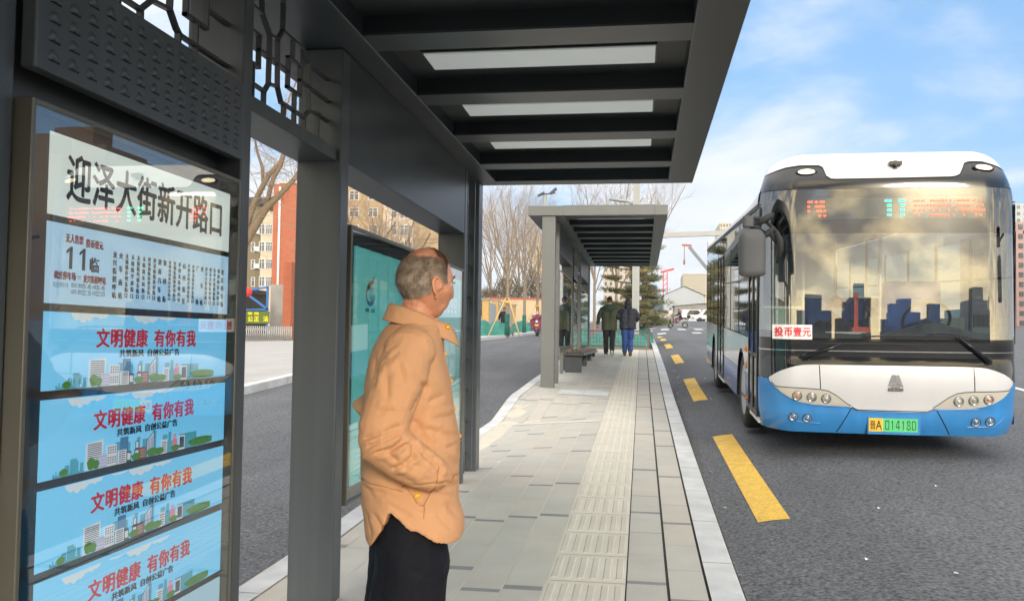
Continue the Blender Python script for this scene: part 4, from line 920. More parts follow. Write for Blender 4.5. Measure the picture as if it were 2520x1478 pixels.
for y, z, m, s in ((1.38, .98, 'orange', .035), (1.38, .80, 'lens_amber', .05), (1.30, .42, 'orange', .018), (3.64, .44, 'orange', .014)):
    b = MB(); b.ball((-HWB - .006, y, z), (.025, s * .7, s), 12, 8); b.build('side_marker', m, bus)
# roof, tail, underside, interior
b = MB()
b.grid(lambda u, v: (-.80 + 1.60 * u, .35 + v * (LEN - .35), 2.70 + .16 * max(0, 1 - (v * 8.4) / 1.4) ** 1.5 + .05 * math.sin(math.pi * u)), 8, 20); b.build('roof', 'bus_silver', bus)
b = MB(); b.box(-.7, .7, .62, 2.6, 2.74, 2.93); b.box(-.65, .65, 4.2, 6.4, 2.72, 2.88); b.build('roof_unit', 'white_paint', bus, bevel=.06)
b = MB(); b.grid(lambda u, v: (-HWB + 2 * HWB * u, .40 + .0 * v, 2.45 + .56 * v), 1, 1)
b.v = []; b.f = []; b.m = []; b.s = []
xs = xs_dense(-1, 1, 40); o_ = []
for f in xs:
    xa = f * HWB; zt = 3.0 - .10 * max(0, (abs(xa) - .9) / .3) ** 2; x = f * bw(zt); b.v += [(x, FY(x, zt) - .006, zt), (x * .985, FY(x, zt) + .10, zt + .012), (x * .96, .75, min(zt, 2.9) - .02)]
for i in range(40):
    for j in range(2): a = i * 3 + j; b.f.append([a, a + 3, a + 4, a + 1]); b.m.append(0); b.s.append(True)
b.build('cap_top', 'white_paint', bus)
MB().box(-HWB, HWB, LEN, LEN + .05, .33, 2.70).build('tail', 'bus_silver', bus, bevel=.02)
MB().box(-1.15, 1.15, .42, LEN, .24, .32).build('underside', 'rubber', bus)
it = MB().box(-1.18, 1.18, .9, LEN - .02, .36, .40).build('cabin_floor', 'floor_grey', bus)
MB().box(-1.17, 1.17, .5, LEN - .02, 2.50, 2.53).build('cabin_ceiling', 'shed_grey', bus)
b = MB()
b.grid(lambda u, v: (-.16 + 1.33 * u, .16 + .10 * abs(u - .3) + v * .62, 1.13 + .13 * math.sin(math.pi * min(1, v * .9 + .1)) * (.55 + .45 * math.exp(-((u - .5) / .28) ** 2)) + .05 * math.exp(-((u - .5) / .2) ** 2)), 24, 8)
b.box(-.16, 1.17, .78, .86, .4, 1.12); b.box(-1.17, -.2, .2, .8, .9, 1.0)
db = b.build('dashboard', 'dash_grey', bus)
b = MB(); n = 28; C = Vector((.52, .72, 1.33)); Mx = Matrix.Rotation(R_(-58), 3, 'X')
b.tube([C + Mx @ Vector((.23 * math.cos(2 * math.pi * k / n), .23 * math.sin(2 * math.pi * k / n), 0)) for k in range(n + 1)], .017, 8)
for a in (.3, 2.8, 4.7): b.tube([C, C + Mx @ Vector((.23 * math.cos(a), .23 * math.sin(a), 0))], .014, 6)
b.tube([C, C + Vector((0, -.2, -.25))], .035, 8); b.build('steering_wheel', 'black', bus)
MB().box(.86, 1.0, .36, .38, 1.28, 1.40).build('display_screen', 'black', bus)
b = MB(); b.box(-.13, -.09, 1.0, 1.03, 1.25, 1.62); b.box(-.16, .02, .95, 1.05, 1.0, 1.25); b.build('fare_box', 'red_plastic', bus)
b = MB()
for x, y in ((.12, .95), (-.9, 1.3), (-.45, 3), (.45, 3), (-.45, 5), (.45, 5), (-.62, 1.25)): b.tube([(x, y, .4), (x, y, 2.5)], .018, 8)
for z in (1.45,): b.tube([(-1.1, 1.25, z), (-.62, 1.25, z)], .016, 8); b.tube([(-.1, .95, z + .12), (.12, .95, z + .12)], .016, 8)
b.tube([(-.5, .6, 1.19), (-.1, .6, 1.19)], .02, 8)
b.build('handrail', 'pole_white', bus)
def seat(x, y, m='seat_blue', w=.22):
    b = MB(); b.box(x - w, x + w, y, y + .42, .82, .90); b.grid(lambda u, v: (x - w + 2 * w * u, y + .42 + .10 * v - .03 * math.sin(math.pi * u), .85 + .72 * v), 6, 6); b.box(x - w, x + w, y + .45, y + .56, .85, 1.52); b.box(x - .05, x + .05, y + .15, y + .25, .4, .82); return b.build('seat', m, bus, bevel=.02)
for x in (-.92, -.48, .48, .92):
    for y in (2.6, 3.5, 6.2, 7.2): seat(x, y)
b = MB(); b.box(.25, .85, 1.30, 1.42, .9, 1.75); b.box(.28, .82, .95, 1.40, .85, .95); b.build('driver_seat', 'seat_blue', bus, bevel=.04)
for k in range(2): seat(-.75 + k * .0, 1.9 + k * .01, 'seat_grey', .30) if k == 0 else None
MB().box(.15, 1.17, 1.55, 1.58, .4, 1.35).build('driver_partition', 'seat_grey', bus)

# ------------------------------------------------------------------ people
def near_seg(px, pz_, s):
    (ax, az), (bx, bz) = s; dx, dz_ = bx - ax, bz - az; L2 = dx * dx + dz_ * dz_ or 1e-9
    t = max(0, min(1, ((px - ax) * dx + (pz_ - az) * dz_) / L2)); ex, ez = px - ax - dx * t, pz_ - az - dz_ * t
    sgn = 1 if dx * ez - dz_ * ex > 0 else -1; taper = min(1, 4 * t * 1.2 + .15, 4 * (1 - t) * 1.2 + .15)
    return sgn * math.hypot(ex, ez), taper
def head_point(d, hs=1.0):
    "skull and face surface for a unit direction d (x forward, y left, z up)"
    dx, dy, dz_ = d
    p = Vector((dx * (.089 if dx > 0 else .101), dy * .0775, dz_ * (.117 if dz_ > 0 else .122)))
    if dx < 0 and dz_ > 0: p.x *= 1 + .04 * math.sin(dz_ * 3.14)
    t = max(0, min(1, -p.z / .122))
    p.y *= 1 - .34 * t ** 1.6
    if p.x < 0: p.x *= 1 - .72 * t ** 1.2
    else: p.x += .012 * t ** 2 * dx
    f = max(0, dx) ** 1.5; y, z = p.y, p.z
    g = lambda yc, zc, sy, sz: math.exp(-((y - yc) / sy) ** 2 - ((z - zc) / sz) ** 2)
    p.x += f * (.007 * (g(.03, .022, .03, .010) + g(-.03, .022, .03, .010)) - .013 * (g(.032, .002, .016, .013) + g(-.032, .002, .016, .013)) + .006 * g(0, -.072, .022, .010) + .012 * g(0, -.108, .026, .016) - .004 * g(0, -.088, .03, .008))
    if -.052 < z < .02: k = (z + .052) / .072; p.x += f * .019 * math.exp(-(y / (.009 + .010 * (1 - k))) ** 2) * (1 - k) ** .6 * min(1, (z + .052) / .010)
    s = 1 if y > 0 else -1
    p.y += s * (.009 * math.exp(-((p.x - .056) / .024) ** 2 - ((z + .026) / .020) ** 2) - .005 * math.exp(-((p.x - .055) / .02) ** 2 - ((z - .03) / .022) ** 2) - .006 * math.exp(-((p.x - .045) / .02) ** 2 - ((z + .065) / .018) ** 2))
    return p * hs
def head_mb(b, T, hs=1.0, nu=56, nv=44, ears=True):
    def fn(u, v):
        a = 2 * math.pi * u; c = math.pi * (.002 + .996 * v); return T @ head_point((math.cos(a) * math.sin(c), math.sin(a) * math.sin(c), -math.cos(c)), hs)
    b.grid(fn, nu, nv, 0, True, True)
    if ears:
        for s in (-1, 1):
            E = lambda x, y, z: T @ (Vector((x, s * y, z)) * hs)
            pts = []; rr_ = []
            for k in range(15):
                a = R_(-15 + 285 * k / 14); pts.append(E(.004 + .017 * math.cos(a) - .004 * math.sin(a), .0765 + .010 * (1 - math.cos(a)) / 2, -.012 + .029 * math.sin(a))); rr_.append(.0042 + .0016 * math.sin(math.pi * k / 14))
            b.tube(pts, rr_, 8)
            b.ball(E(.001, .074, -.014), (.013 * hs, .006 * hs, .024 * hs), 12, 8); b.ball(E(.004, .077, -.046), (.008 * hs, .006 * hs, .009 * hs), 10, 8); b.ball(E(.017, .078, -.016), (.005 * hs, .005 * hs, .008 * hs), 8, 6)
            b.tube([E(-.004, .080, .004), E(-.006, .081, -.012), E(.002, .080, -.028)], .0035 * hs, 6)
def strands(b, T, n, keep, length, hs=1.0, seed=1, mats=3, wid=.0011):
    r = random.Random(seed); c = 0
    while c < n:
        z = r.uniform(-.75, 1); a = r.uniform(-math.pi, math.pi); q = math.sqrt(1 - z * z); d = Vector((math.cos(a) * q, math.sin(a) * q, z)); k = keep(d, head_point(d))
        if r.random() > k: 
            c += 1 if k <= 0 and r.random() < .02 else 0
            continue
        c += 1
        p = head_point(d, hs); nv = d.copy(); t = Vector((-.55 - .3 * d.z, 0, -.9 + .9 * max(0, d.z) ** 3)); t += Vector((0, .8 * d.y, 0)) * max(0, d.z); t += Vector((r.gauss(0, .22), r.gauss(0, .22), r.gauss(0, .2)))
        t = (t - nv * t.dot(nv)).normalized(); L_ = length * r.uniform(.6, 1.2)
        tip = p + t * L_ + nv * L_ * r.uniform(.22, .42); sd = nv.cross(t).normalized() * wid * r.uniform(.6, 1.2)
        q_ = mnoise.noise(d * 5) + .5 * mnoise.noise(d * 14) + r.gauss(0, .3) + d.z * .35 + .12; m = 2 if q_ > .38 else (1 if q_ < -.28 else 0)
        b.add([T @ (p - sd), T @ (p + sd), T @ tip], [(0, 1, 2)], m)

# --- the man waiting
MAN_A, HEAD_B = R_(12), R_(37)
man = thing('person', 'man with cropped grey brown hair in an orange jacket, hands in pockets, watching the bus', 'person', (-.745, 2.825, 0), MAN_A, None, False)
PX = .00134
def JX(zx): return (834.3 + .2971 * zx - 1005) * PX
def JZ(zy): return 1.36 + (830 - (784.1 + .2971 * zy)) * PX
BK = [(.60, -.09), (.695, -.118), (.725, -.135), (.80, -.15), (.833, -.158), (.912, -.161), (.983, -.163), (1.04, -.163), (1.143, -.158), (1.207, -.155), (1.262, -.147), (1.302, -.138), (1.342, -.121), (1.381, -.100), (1.41, -.075), (1.44, -.05)]
FR = [(.60, .12), (.70, .15), (.73, .165), (.77, .172), (.79, .170), (.833, .157), (.944, .157), (1.024, .158), (1.064, .151), (1.143, .135), (1.222, .125), (1.262, .114), (1.302, .104), (1.36, .098), (1.389, .096), (1.41, .09), (1.44, .07)]
HW = [(.60, .19), (.72, .215), (.80, .212), (.95, .20), (1.1, .195), (1.2, .20), (1.28, .205), (1.33, .195), (1.36, .165), (1.385, .12), (1.41, .085), (1.44, .065)]
TOPZ = 1.425
def hem(a):
    d = min(abs(a - math.pi / 2 - .06), abs(a - 3 * math.pi / 2 + .25)); k = 1 - math.exp(-(d / .42) ** 1.25)
    return .832 - k * (.136 if math.cos(a) < 0 else .112) + .02 * max(0, d - 1.1)
def torso(u, v):
    a = 2 * math.pi * u; zb_ = hem(a); z = zb_ + (TOPZ - zb_) * v; bk, fr_, hw = lin(z, BK), lin(z, FR), lin(z, HW)
    cx, rx = (bk + fr_) / 2, (fr_ - bk) / 2; e = .82; c, s = math.cos(a), math.sin(a)
    x, y = cx + rx * math.copysign(abs(c) ** e, c), hw * math.copysign(abs(s) ** e, s)
    fl = .010 * max(0, 1 - (z - zb_) / .09); k = 1 + fl / max(.1, math.hypot(x, y))
    return Vector((x * k, y * k, z))
b = MB(); NU, NV = 72, 56
b.grid(torso, NU, NV, 0, True, True)
ib = len(b.v); b.v.append((0, 0, .86)); b.v.append((0.005, 0, TOPZ))
for i in range(NU): b.f += [[(i + 1) % NU, i, ib], [NV * NU + i, NV * NU + (i + 1) % NU, ib + 1]]; b.m += [0, 0]; b.s += [True, True]
for s, eb in ((-1, (-.075, -.255, 1.085)), (1, (-.155, .268, 1.11))):
    b.tube([(.0, s * .10, 1.36), (-.004, s * .165, 1.325), (-.022, s * .205, 1.25), (-.05, s * .232, 1.17), eb, (-.075, s * .266, 1.045), (-.02, s * .262, 1.01), (.035, s * .25, .975), (.075, s * .226, .952), (.10, s * .20, .945)], [.055, .073, .080, .078, .075, .074, .070, .064, .056, .044], 18)
    b.ball((-.075, s * .26, 1.06), .072, 16, 12); b.ball((-.002, s * .165, 1.322), (.082, .07, .072), 16, 12)
CRZ = []
def cr(pts, amp, w): 
    P = [(JX(a), JZ(c)) for a, c in pts]
    for s in zip(P, P[1:]): CRZ.append((s, amp, w, min(s[0][0], s[1][0]) - 3 * w, max(s[0][0], s[1][0]) + 3 * w, min(s[0][1], s[1][1]) - 3 * w, max(s[0][1], s[1][1]) + 3 * w))
for pts in (((540, 800), (400, 850), (250, 905)), ((525, 850), (400, 905), (280, 960)), ((600, 900), (480, 960), (340, 1000)), ((560, 890), (430, 1010)), ((640, 1000), (560, 1080), (470, 1120)), ((620, 960), (640, 1060)), ((450, 990), (520, 1060))): cr(pts, .0105, .0075)
for pts in (((505, 250), (430, 310), (350, 400), (300, 520)), ((470, 200), (400, 260), (330, 380)), ((720, 500), (650, 620), (600, 720)), ((700, 850), (820, 890), (960, 945)), ((600, 770), (690, 880), (700, 985)), ((760, 780), (930, 770)), ((850, 600), (720, 650)), ((660, 480), (715, 560)), ((300, 300), (285, 480)), ((330, 320), (320, 500)), ((500, 330), (560, 500)), ((420, 420), (430, 620)), ((350, 700), (500, 690))): cr(pts, .0068, .010)
for pts in (((560, 1055), (690, 1110)), ((480, 1130), (560, 1190), (660, 1235))): cr(pts, .0045, .010)
for pts in (((690, 1005), (760, 1060), (815, 1130), (820, 1180)), ((600, 930), (690, 1010))): cr(pts, .010, .007)
for pts in (((165, 1275), (380, 1290), (560, 1335)), ((620, 1250), (800, 1235), (970, 1240)), ((520, 1235), (600, 1340), (660, 1430), (700, 1435), (790, 1260)), ((705, 1440), (700, 1500))): cr(pts, .0042, .0042)
for pts in (((250, 1330), (420, 1350), (560, 1380)), ((200, 1300), (330, 1400)), ((760, 1320), (900, 1400)), ((820, 1290), (960, 1330)), ((300, 1500), (420, 1640)), ((420, 1420), (620, 1520)), ((350, 1680), (520, 1700)), ((520, 1590), (600, 1720)), ((800, 1500), (930, 1640)), ((880, 1440), (960, 1560)), ((240, 1500), (300, 1700)), ((860, 1020), (960, 990)), ((880, 1080), (960, 1180)), ((700, 700), (640, 900))): cr(pts, .0052, .009)
def wrinkle(co, n):
    x, z = co.x, co.z; d = 0.
    side = -n.y if co.y < 0 else n.y
    if side > -.2:
        k = min(1, (side + .2) / .5)
        for s, amp, w, x0, x1, z0, z1 in CRZ:
            if x0 < x < x1 and z0 < z < z1:
                q, tp = near_seg(x, z, s); q /= w
                d += k * tp * amp * (-math.exp(-abs(q) * 1.3) + (.6 if q > 0 else .25) * math.exp(-((abs(q) - 1.9) / 1.2) ** 2))
    p = Vector((x * 9, co.y * 9, z * 9)); d += .0022 * mnoise.noise(p) + .0008 * mnoise.noise(Vector((x * 26 + z * 12, co.y * 20, z * 18 - x * 10)))
    if z < .80: d += .0018 * mnoise.noise(Vector((x * 22, co.y * 22, z * 14)))
    rid = 1 - abs(mnoise.noise(Vector((x * 16 + z * 6, co.y * 14, z * 26 - x * 18)) * 1.0)) * 2.4
    d += .0007 * max(0, rid) ** 2
    return co + n * d
jk = organic(b, 'jacket', 'jacket', .0044, 4, man, wrinkle)
# collar, placket, snaps
b = MB(); n = 48
RT = [(0, .098, 1.398), (.35, .092, 1.402), (.8, .070, 1.412), (1.35, .0715, 1.432), (2.2, .082, 1.455), (math.pi, .080, 1.468)]
def ring(a): aa = abs((a + math.pi) % (2 * math.pi) - math.pi); return lin(aa, [(q, r) for q, r, z in RT]), lin(aa, [(q, z) for q, r, z in RT]), aa
def col(u, v):
    a = .12 + (2 * math.pi - .24) * u; r, z, aa = ring(a); fall = .048 + .02 * math.exp(-(aa / .5) ** 2)
    T = [(0, -.014, -.05), (.25, -.006, -.015), (.42, .0, .0), (.5, .007, .004), (.6, .015, -.004), (1, .034 + .008 * math.exp(-(aa / .4) ** 2), -fall)]
    dr, dz_ = lin(v, [(t, q) for t, q, w in T]), lin(v, [(t, w) for t, q, w in T])
    rr_ = (r + dr) * (1 + .0 * aa); w = .0025 * mnoise.noise(Vector((a * 5, v * 3, 0)))
    return Vector((.014 + (rr_ + w) * math.cos(a), (rr_ + w) * .92 * math.sin(a), z + dz_))
b.grid(col, 72, 20)
co = b.build('collar', 'jacket', jk); sd_ = co.modifiers.new('s', 'SOLIDIFY'); sd_.thickness = .004
b = MB(); b.grid(lambda u, v: (lin(1.385 - .55 * v, FR) - .005, -.018 + .036 * u, 1.385 - .55 * v), 2, 24); pk = b.build('placket', 'jacket', jk); sd_ = pk.modifiers.new('s', 'SOLIDIFY'); sd_.thickness = .006
b = MB()
sn = [(lin(z, FR) + .002, -.004, z, (1, 0, 0)) for z in (1.372, 1.31, 1.22, 1.13, 1.04)]
for x, y, z, d in sn: MB().lathe([(.0075, 0), (.0065, .004), (.001, .006)], (x, y, z), d, 14).build('snap', 'snap', jk)
MB().lathe([(.008, -.004), (.007, .005), (.001, .007)], (.112, -.045, 1.396), (1, -.5, .1), 14).build('snap', 'snap', jk)
JV = [v.co.copy() for v in jk.data.vertices if v.normal.y < -.15]
def lay(x, z, out=.0006):
    c = [v for v in JV if abs(v.x - x) < .009 and abs(v.z - z) < .009]; m = min(c, key=lambda v: v.y) if c else Vector((x, -.2, z)); k = min([v for v in c if v.y < m.y + .03] or [m], key=lambda v: (v.x - x) ** 2 + (v.z - z) ** 2); return Vector((x, k.y - out, z))
MB().lathe([(.0095, -.006), (.0085, .004), (.001, .006)], lay(JX(650), JZ(1358), 0), (.1, -1, .05), 16).build('snap', 'snap', jk)
b = MB()
for pts in (((170, 1276), (380, 1292), (540, 1330)), ((800, 1238), (970, 1240)), ((520, 1240), (600, 1340), (662, 1432), (700, 1438), (792, 1265)), ((706, 1440), (704, 1530)), ((815, 1110), (800, 1240))):
    P = []
    for (a, c), (d, e) in zip(pts, pts[1:]): n = max(2, int(math.hypot(d - a, e - c) / 18)); P += [lay(JX(a + (d - a) * k / n), JZ(c + (e - c) * k / n)) for k in range(n + (1 if (d, e) == pts[-1] else 0))]
    b.tube(P, .0012, 5)
b.build('seam', 'jacket_seam', jk)
# trousers and shoes
b = MB()
for s, o in ((-1, .0), (1, -.03)):
    b.tube([(.0, s * .07, .90), (.005, s * .088, .80), (.012 + o, s * .092, .66), (.0 + o, s * .094, .52), (-.015 + o, s * .094, .40), (-.01 + o, s * .092, .22), (-.005 + o, s * .09, .06)], [.085, .10, .118, .117, .112, .104, .098], 20)
b.ball((0, 0, .84), (.11, .14, .12), 20, 12)
def tw(co, n):
    d = .004 * mnoise.noise(Vector((co.x * 10, co.y * 10, co.z * 7))) + .004 * max(0, 1 - abs(mnoise.noise(Vector((co.x * 14 + co.z * 8, co.y * 12, co.z * 16 - co.x * 12)))) * 2.5)
    for s, amp, w in ((((.03, .80), (.005, .45)), .003, .003), (((.06, .74), (.0, .70)), .005, .01), (((-.06, .70), (-.09, .5)), .007, .014), (((.0, .66), (.09, .63)), .004, .01), (((-.02, .54), (.02, .48)), .005, .01)):
        if co.y < 0: q, tp = near_seg(co.x, co.z, s); d -= amp * tp * math.exp(-(q / w) ** 2)
    return co + n * d
organic(b, 'trousers', 'trousers', .009, 3, man, tw)
for s, o in ((-1, 0), (1, -.03)):
    b = MB()
    def sh(u, v, s=s, o=o):
        a = 2 * math.pi * u; x = -.09 + .27 * v; w = .045 * (1 - abs(2 * v - 1.05) ** 4 * .75); h = .10 - .055 * v if v < .7 else .0615 - .05 * (v - .7)
        return (o + x, s * .09 + w * math.cos(a), max(0, h * .5 + h * .5 * math.sin(a)))
    b.grid(sh, 20, 16, 0, True, True); b.build('shoe', 'black_cloth', man)
# head, neck
HT = Matrix.Translation((.040, 0, 1.5405)) @ Matrix.Rotation(HEAD_B - MAN_A, 4, 'Z') @ Matrix.Rotation(R_(2), 4, 'Y')
b = MB(); head_mb(b, HT)
b.tube([(-.002, 0, 1.36), (.006, 0, 1.41), (.016, 0, 1.46), (.024, .0, 1.50)], [.068, .059, .057, .058], 20); b.tube([(.035, -.045, 1.49), (.04, -.03, 1.44), (.05, -.012, 1.39)], [.014, .012, .012], 8)
def skinny(co, n):
    d = .0007 * mnoise.noise(co * 60)
    for s, amp, w in ((((.112, 1.512), (.122, 1.468)), .0022, .004), (((.075, 1.50), (.09, 1.45)), .0012, .005), (((.085, 1.425), (.03, 1.44)), .0015, .005), (((.03, 1.455), (-.02, 1.47)), .0012, .004)):
        if co.y < .02: q, tp = near_seg(co.x, co.z, s); d -= amp * tp * math.exp(-(q / w) ** 2)
    return co + n * d
hd = organic(b, 'body', 'skin', .0027, 4, man, skinny, fac=.45)
def hairline(d, p):
    x, y, z = p; y = abs(y); k = 0.
    fx = .052 + .018 * min(1, max(0, (z - .05) / .05)); lo = -.052 + (x + .06) * .30 if x < -.012 else (.010 if x < .022 else .0)
    k = min(1, max(0, (z - lo) / .012)) * min(1, max(0, (fx - x) / .012))
    if -.012 <= x < .03 and z < .018 and y > .03: k *= .25 if x > .018 else 0
    if d.z > .62 and x < .05: k *= max(.06, 1 - (d.z - .62) / .14) if x < .015 else .45
    return k
def face_cover(b, T, keep, off, thr, m=0, nu=90, nv=70):
    o = {}
    for j in range(nv + 1):
        for i in range(nu):
            a = 2 * math.pi * i / nu; c = math.pi * (.002 + .996 * j / nv); d = Vector((math.cos(a) * math.sin(c), math.sin(a) * math.sin(c), -math.cos(c))); p = head_point(d); o[i, j] = (T @ (p + d * off), keep(d, p))
    for j in range(nv):
        for i in range(nu):
            q = [(i, j), ((i + 1) % nu, j), ((i + 1) % nu, j + 1), (i, j + 1)]
            if min(o[k][1] for k in q) > thr: b.add([o[k][0] for k in q], [(0, 1, 2, 3)], m, True)
b = MB(); face_cover(b, HT, hairline, .0012, .45, 3); strands(b, HT, 20000, hairline, .015, 1, 5)
for s in (-1, 1):
    for k in range(60): r = random.Random(k * 7 + s); y = s * (.016 + .032 * r.random()); x0 = head_point(Vector((1, y / .078, .22)).normalized()); p = HT @ (x0 + Vector((.001, 0, r.uniform(-.003, .004)))); b.add([p, p + Vector((0, .0012, .001)), p + Vector((.004, s * .004, .006))], [(0, 1, 2)], 1)
b.build('hair', ['hair_a', 'hair_b', 'hair_c', 'scalp'], man)
for s in (-1, 1): MB().ball(HT @ Vector((.0655, s * .031, .001)), .0115, 12, 8).build('eye', 'paper_white', man)
b = MB()
for s in (-1, 1): b.tube([HT @ Vector((.087, s * .020, .006)), HT @ Vector((.089, s * .032, .008)), HT @ Vector((.082, s * .044, .004))], .0016, 6)
b.build('eyelashes', 'hair_b', man)

# --- other figures: one builder, different poses (x forward, y left, z up; joints in metres)
def hand(b, w, d, up, m=0, s=1.0):
    d = Vector(d).normalized(); sd_ = d.cross(Vector(up)).normalized(); w = Vector(w); n = sd_.cross(d)
    b.tube([w, w + d * .045 * s, w + d * .085 * s], [.022 * s, .030 * s, .028 * s], 8, m)
    for k, L_ in enumerate((.062, .072, .068, .052)): p = w + d * .082 * s + sd_ * ((k - 1.5) * .016 * s); b.tube([p, p + d * L_ * .55 * s + n * .006, p + d * L_ * .9 * s + n * .022 * s], [.0095 * s, .0085 * s, .007 * s], 6, m)
    p = w + d * .03 * s + sd_ * .03 * s; b.tube([p, p + (d * .6 + sd_ * .7) * .035 * s, p + (d * .95 + sd_ * .5) * .058 * s], [.011 * s, .010 * s, .008 * s], 6, m)
def figure(label, loc, rz, J, coat='olive', legs='black_cloth', shoes='shoe_brown', hair='hair_b', headgear=None, mask=False, voxel=.014, parent_scale=1., lumpy=.006, group=None, skirt=None):
    f = thing('person', label, 'person', loc, rz, group, False); f.scale = (parent_scale,) * 3
    sh_, hp, hz_ = J['shoulder'], J['hip'], J['head']; tilt = J.get('lean', 0)
    b = MB(); hw = J.get('hw', .17); c0 = Vector((hp[0], 0, hp[1])); c1 = Vector((sh_[0], 0, sh_[1]))
    low = J.get('coatlow', .12)
    for s in (-1, 1):
        b.tube([c0 + Vector((0, s * .07, -low)), c0 + Vector((0, s * .075, .02)), c0.lerp(c1, .45) + Vector((0, s * .08, 0)), c0.lerp(c1, .8) + Vector((0, s * .09, 0)), c1 + Vector((0, s * .08, .0))], [hw * .82, hw * .8, hw * .78, hw * .76, hw * .45], 14)
        el, wr = J['elbow'][0 if s < 0 else 1], J['wrist'][0 if s < 0 else 1]
        b.tube([c1 + Vector((0, s * .13, -.02)), c1 + Vector((0, s * .20, -.06)), el, Vector(el).lerp(Vector(wr), .5), wr], [.065, .075, .064, .056, .048], 12)
    b.tube([c1 + Vector((0, 0, -.02)), c1 + Vector((.005, 0, .05))], [.10, .068], 12)
    if skirt: skirt(b)
    lm = lambda co, n: co + n * (lumpy * mnoise.noise(co * 13) + lumpy * .8 * max(0, 1 - abs(mnoise.noise(Vector((co.x * 12, co.y * 12, co.z * 22)))) * 2.6))
    organic(b, 'coat', coat, voxel, 3, f, lm)
    b = MB()
    for k, s in enumerate((-1, 1)):
        kn, an = J['knee'][k], J['ankle'][k]; b.tube([c0 + Vector((0, s * .08, .04)), c0 + Vector((.01, s * .09, -.05)), Vector(c0 + Vector((0, s * .09, -.05))).lerp(Vector(kn), .6), kn, Vector(kn).lerp(Vector(an), .5), an], [.09, .10, .092, .075, .072, .064], 12)
    organic(b, 'trousers', legs, voxel, 2, f, lm)
    for k in range(2):
        an = Vector(J['ankle'][k]); pt = J.get('toe', (0, 0))[k]; d = Vector((math.cos(pt), 0, math.sin(pt))); u = Vector((-math.sin(pt), 0, math.cos(pt))); b = MB()
        b.tube([an - d * .07 - u * .035, an - d * .02 - u * .025, an + d * .06 - u * .04, an + d * .13 - u * .055, an + d * .18 - u * .062], [.042, .052, .048, .040, .022], 10)
        b.tube([an - d * .085 - u * .068, an + d * .05 - u * .075, an + d * .175 - u * .076], [.026, .03, .022], 8, 1); b.build('shoe', [shoes, 'shoe_sole' if shoes == 'black_cloth' else shoes], f)
    T = Matrix.Translation((hz_[0], 0, hz_[1])) @ Matrix.Rotation(J.get('yaw', 0), 4, 'Z'); b = MB(); head_mb(b, T, .98, 36, 28); b.tube([c1 + Vector((.0, 0, -.02)), Vector((hz_[0] - .012, 0, hz_[1] - .05))], [.058, .052], 12)
    for k in range(2):
        if J.get('hands', (1, 1))[k]: w = Vector(J['wrist'][k]); e = Vector(J['elbow'][k]); hand(b, w - (w - e).normalized() * .01, (w - e), (1, 0, 0) if abs((w - e).normalized().z) > .5 else (0, 0, 1), 0, 1.)
    b.build('body', 'skin', f)
    hk = lambda d, p: 1. if (p.x < .06 and p.z > (-.05 if p.x < -.0 else .0)) else 0.
    if headgear == 'cap':
        b = MB(); b.grid(lambda u, v: T @ (head_point((math.cos(2 * math.pi * u) * math.cos(v * 1.5), math.sin(2 * math.pi * u) * math.cos(v * 1.5), .12 + .88 * math.sin(v * 1.5)), 1.0) * 1.06), 28, 10, 0, True, True)
        b.grid(lambda u, v: T @ Vector((.085 + .075 * v, (.07 - .03 * v) * (2 * u - 1), .028 - .012 * v - .02 * (2 * u - 1) ** 2)), 10, 5); b.build('cap', 'black_cloth', f)
        b = MB(); face_cover(b, T, lambda d, p: 1. if p.x < -.01 and -.055 < p.z < .05 else 0., .003, .5, 0, 36, 28); b.build('hair', hair, f)
    elif headgear == 'hood':
        b = MB(); b.grid(lambda u, v: T @ (head_point((math.cos(.75 + (2 * math.pi - 1.5) * u) * math.cos(-.9 + v * 2.45), math.sin(.75 + (2 * math.pi - 1.5) * u) * math.cos(-.9 + v * 2.45), math.sin(-.9 + v * 2.45))) * 1.22 + Vector((-.012, 0, -.0 - .03 * (1 - v)))), 30, 16); b.ball(T @ Vector((-.03, 0, -.115)), (.10, .12, .06), 16, 10); h = b.build('hood', coat, f); q = h.modifiers.new('s', 'SOLIDIFY'); q.thickness = .012
    else:
        b = MB(); face_cover(b, T, hk, .010, .5, 0, 40, 32); strands(b, T, 700, hk, .05 if headgear == 'long' else .03, 1.05, 3, wid=.004); b.m = [0] * len(b.m); b.build('hair', hair, f)
        if headgear == 'long': b = MB(); b.tube([T @ Vector((-.07, 0, .03)), T @ Vector((-.085, 0, -.06)), T @ Vector((-.075, 0, -.16))], [.06, .065, .03], 10, sx=1.3); b.build('hair', hair, f)
    if mask: b = MB(); face_cover(b, T, lambda d, p: 1. if p.x > .035 and -.10 < p.z < -.012 else 0., .006, .5, 0, 48, 40); b.build('face_mask', 'face_mask' if mask is True else mask, f)
    return f
gw = pz(-.9, 25.6)
def bobble(f, n, m, zlo, zhi):
    pass
J1 = dict(shoulder=(.0, 1.40), hip=(.0, .90), head=(.035, 1.585), yaw=R_(28), hw=.185, coatlow=.17, elbow=[(-.03, -.25, 1.15), (-.05, .30, 1.13)], wrist=[(.10, -.27, 1.06), (.02, .33, .90)], hands=(0, 1), knee=[(.03, -.09, .48), (.04, .09, .49)], ankle=[(-.16, -.09, .14), (.08, .09, .085)], toe=(R_(-35), 0))
w1 = figure('person walking away in an olive jacket and black cap, white soled shoes', (-.93, 25.55, gw), R_(90), J1, 'olive', 'black_cloth', 'black_cloth', 'hair_b', 'cap')
b = MB(); b.ball((-.10, 0, 1.36), (.10, .17, .11), 18, 12); b.ball((-.03, 0, 1.42), (.10, .13, .06), 16, 10); b.build('lowered_hood', 'hood_green', w1)
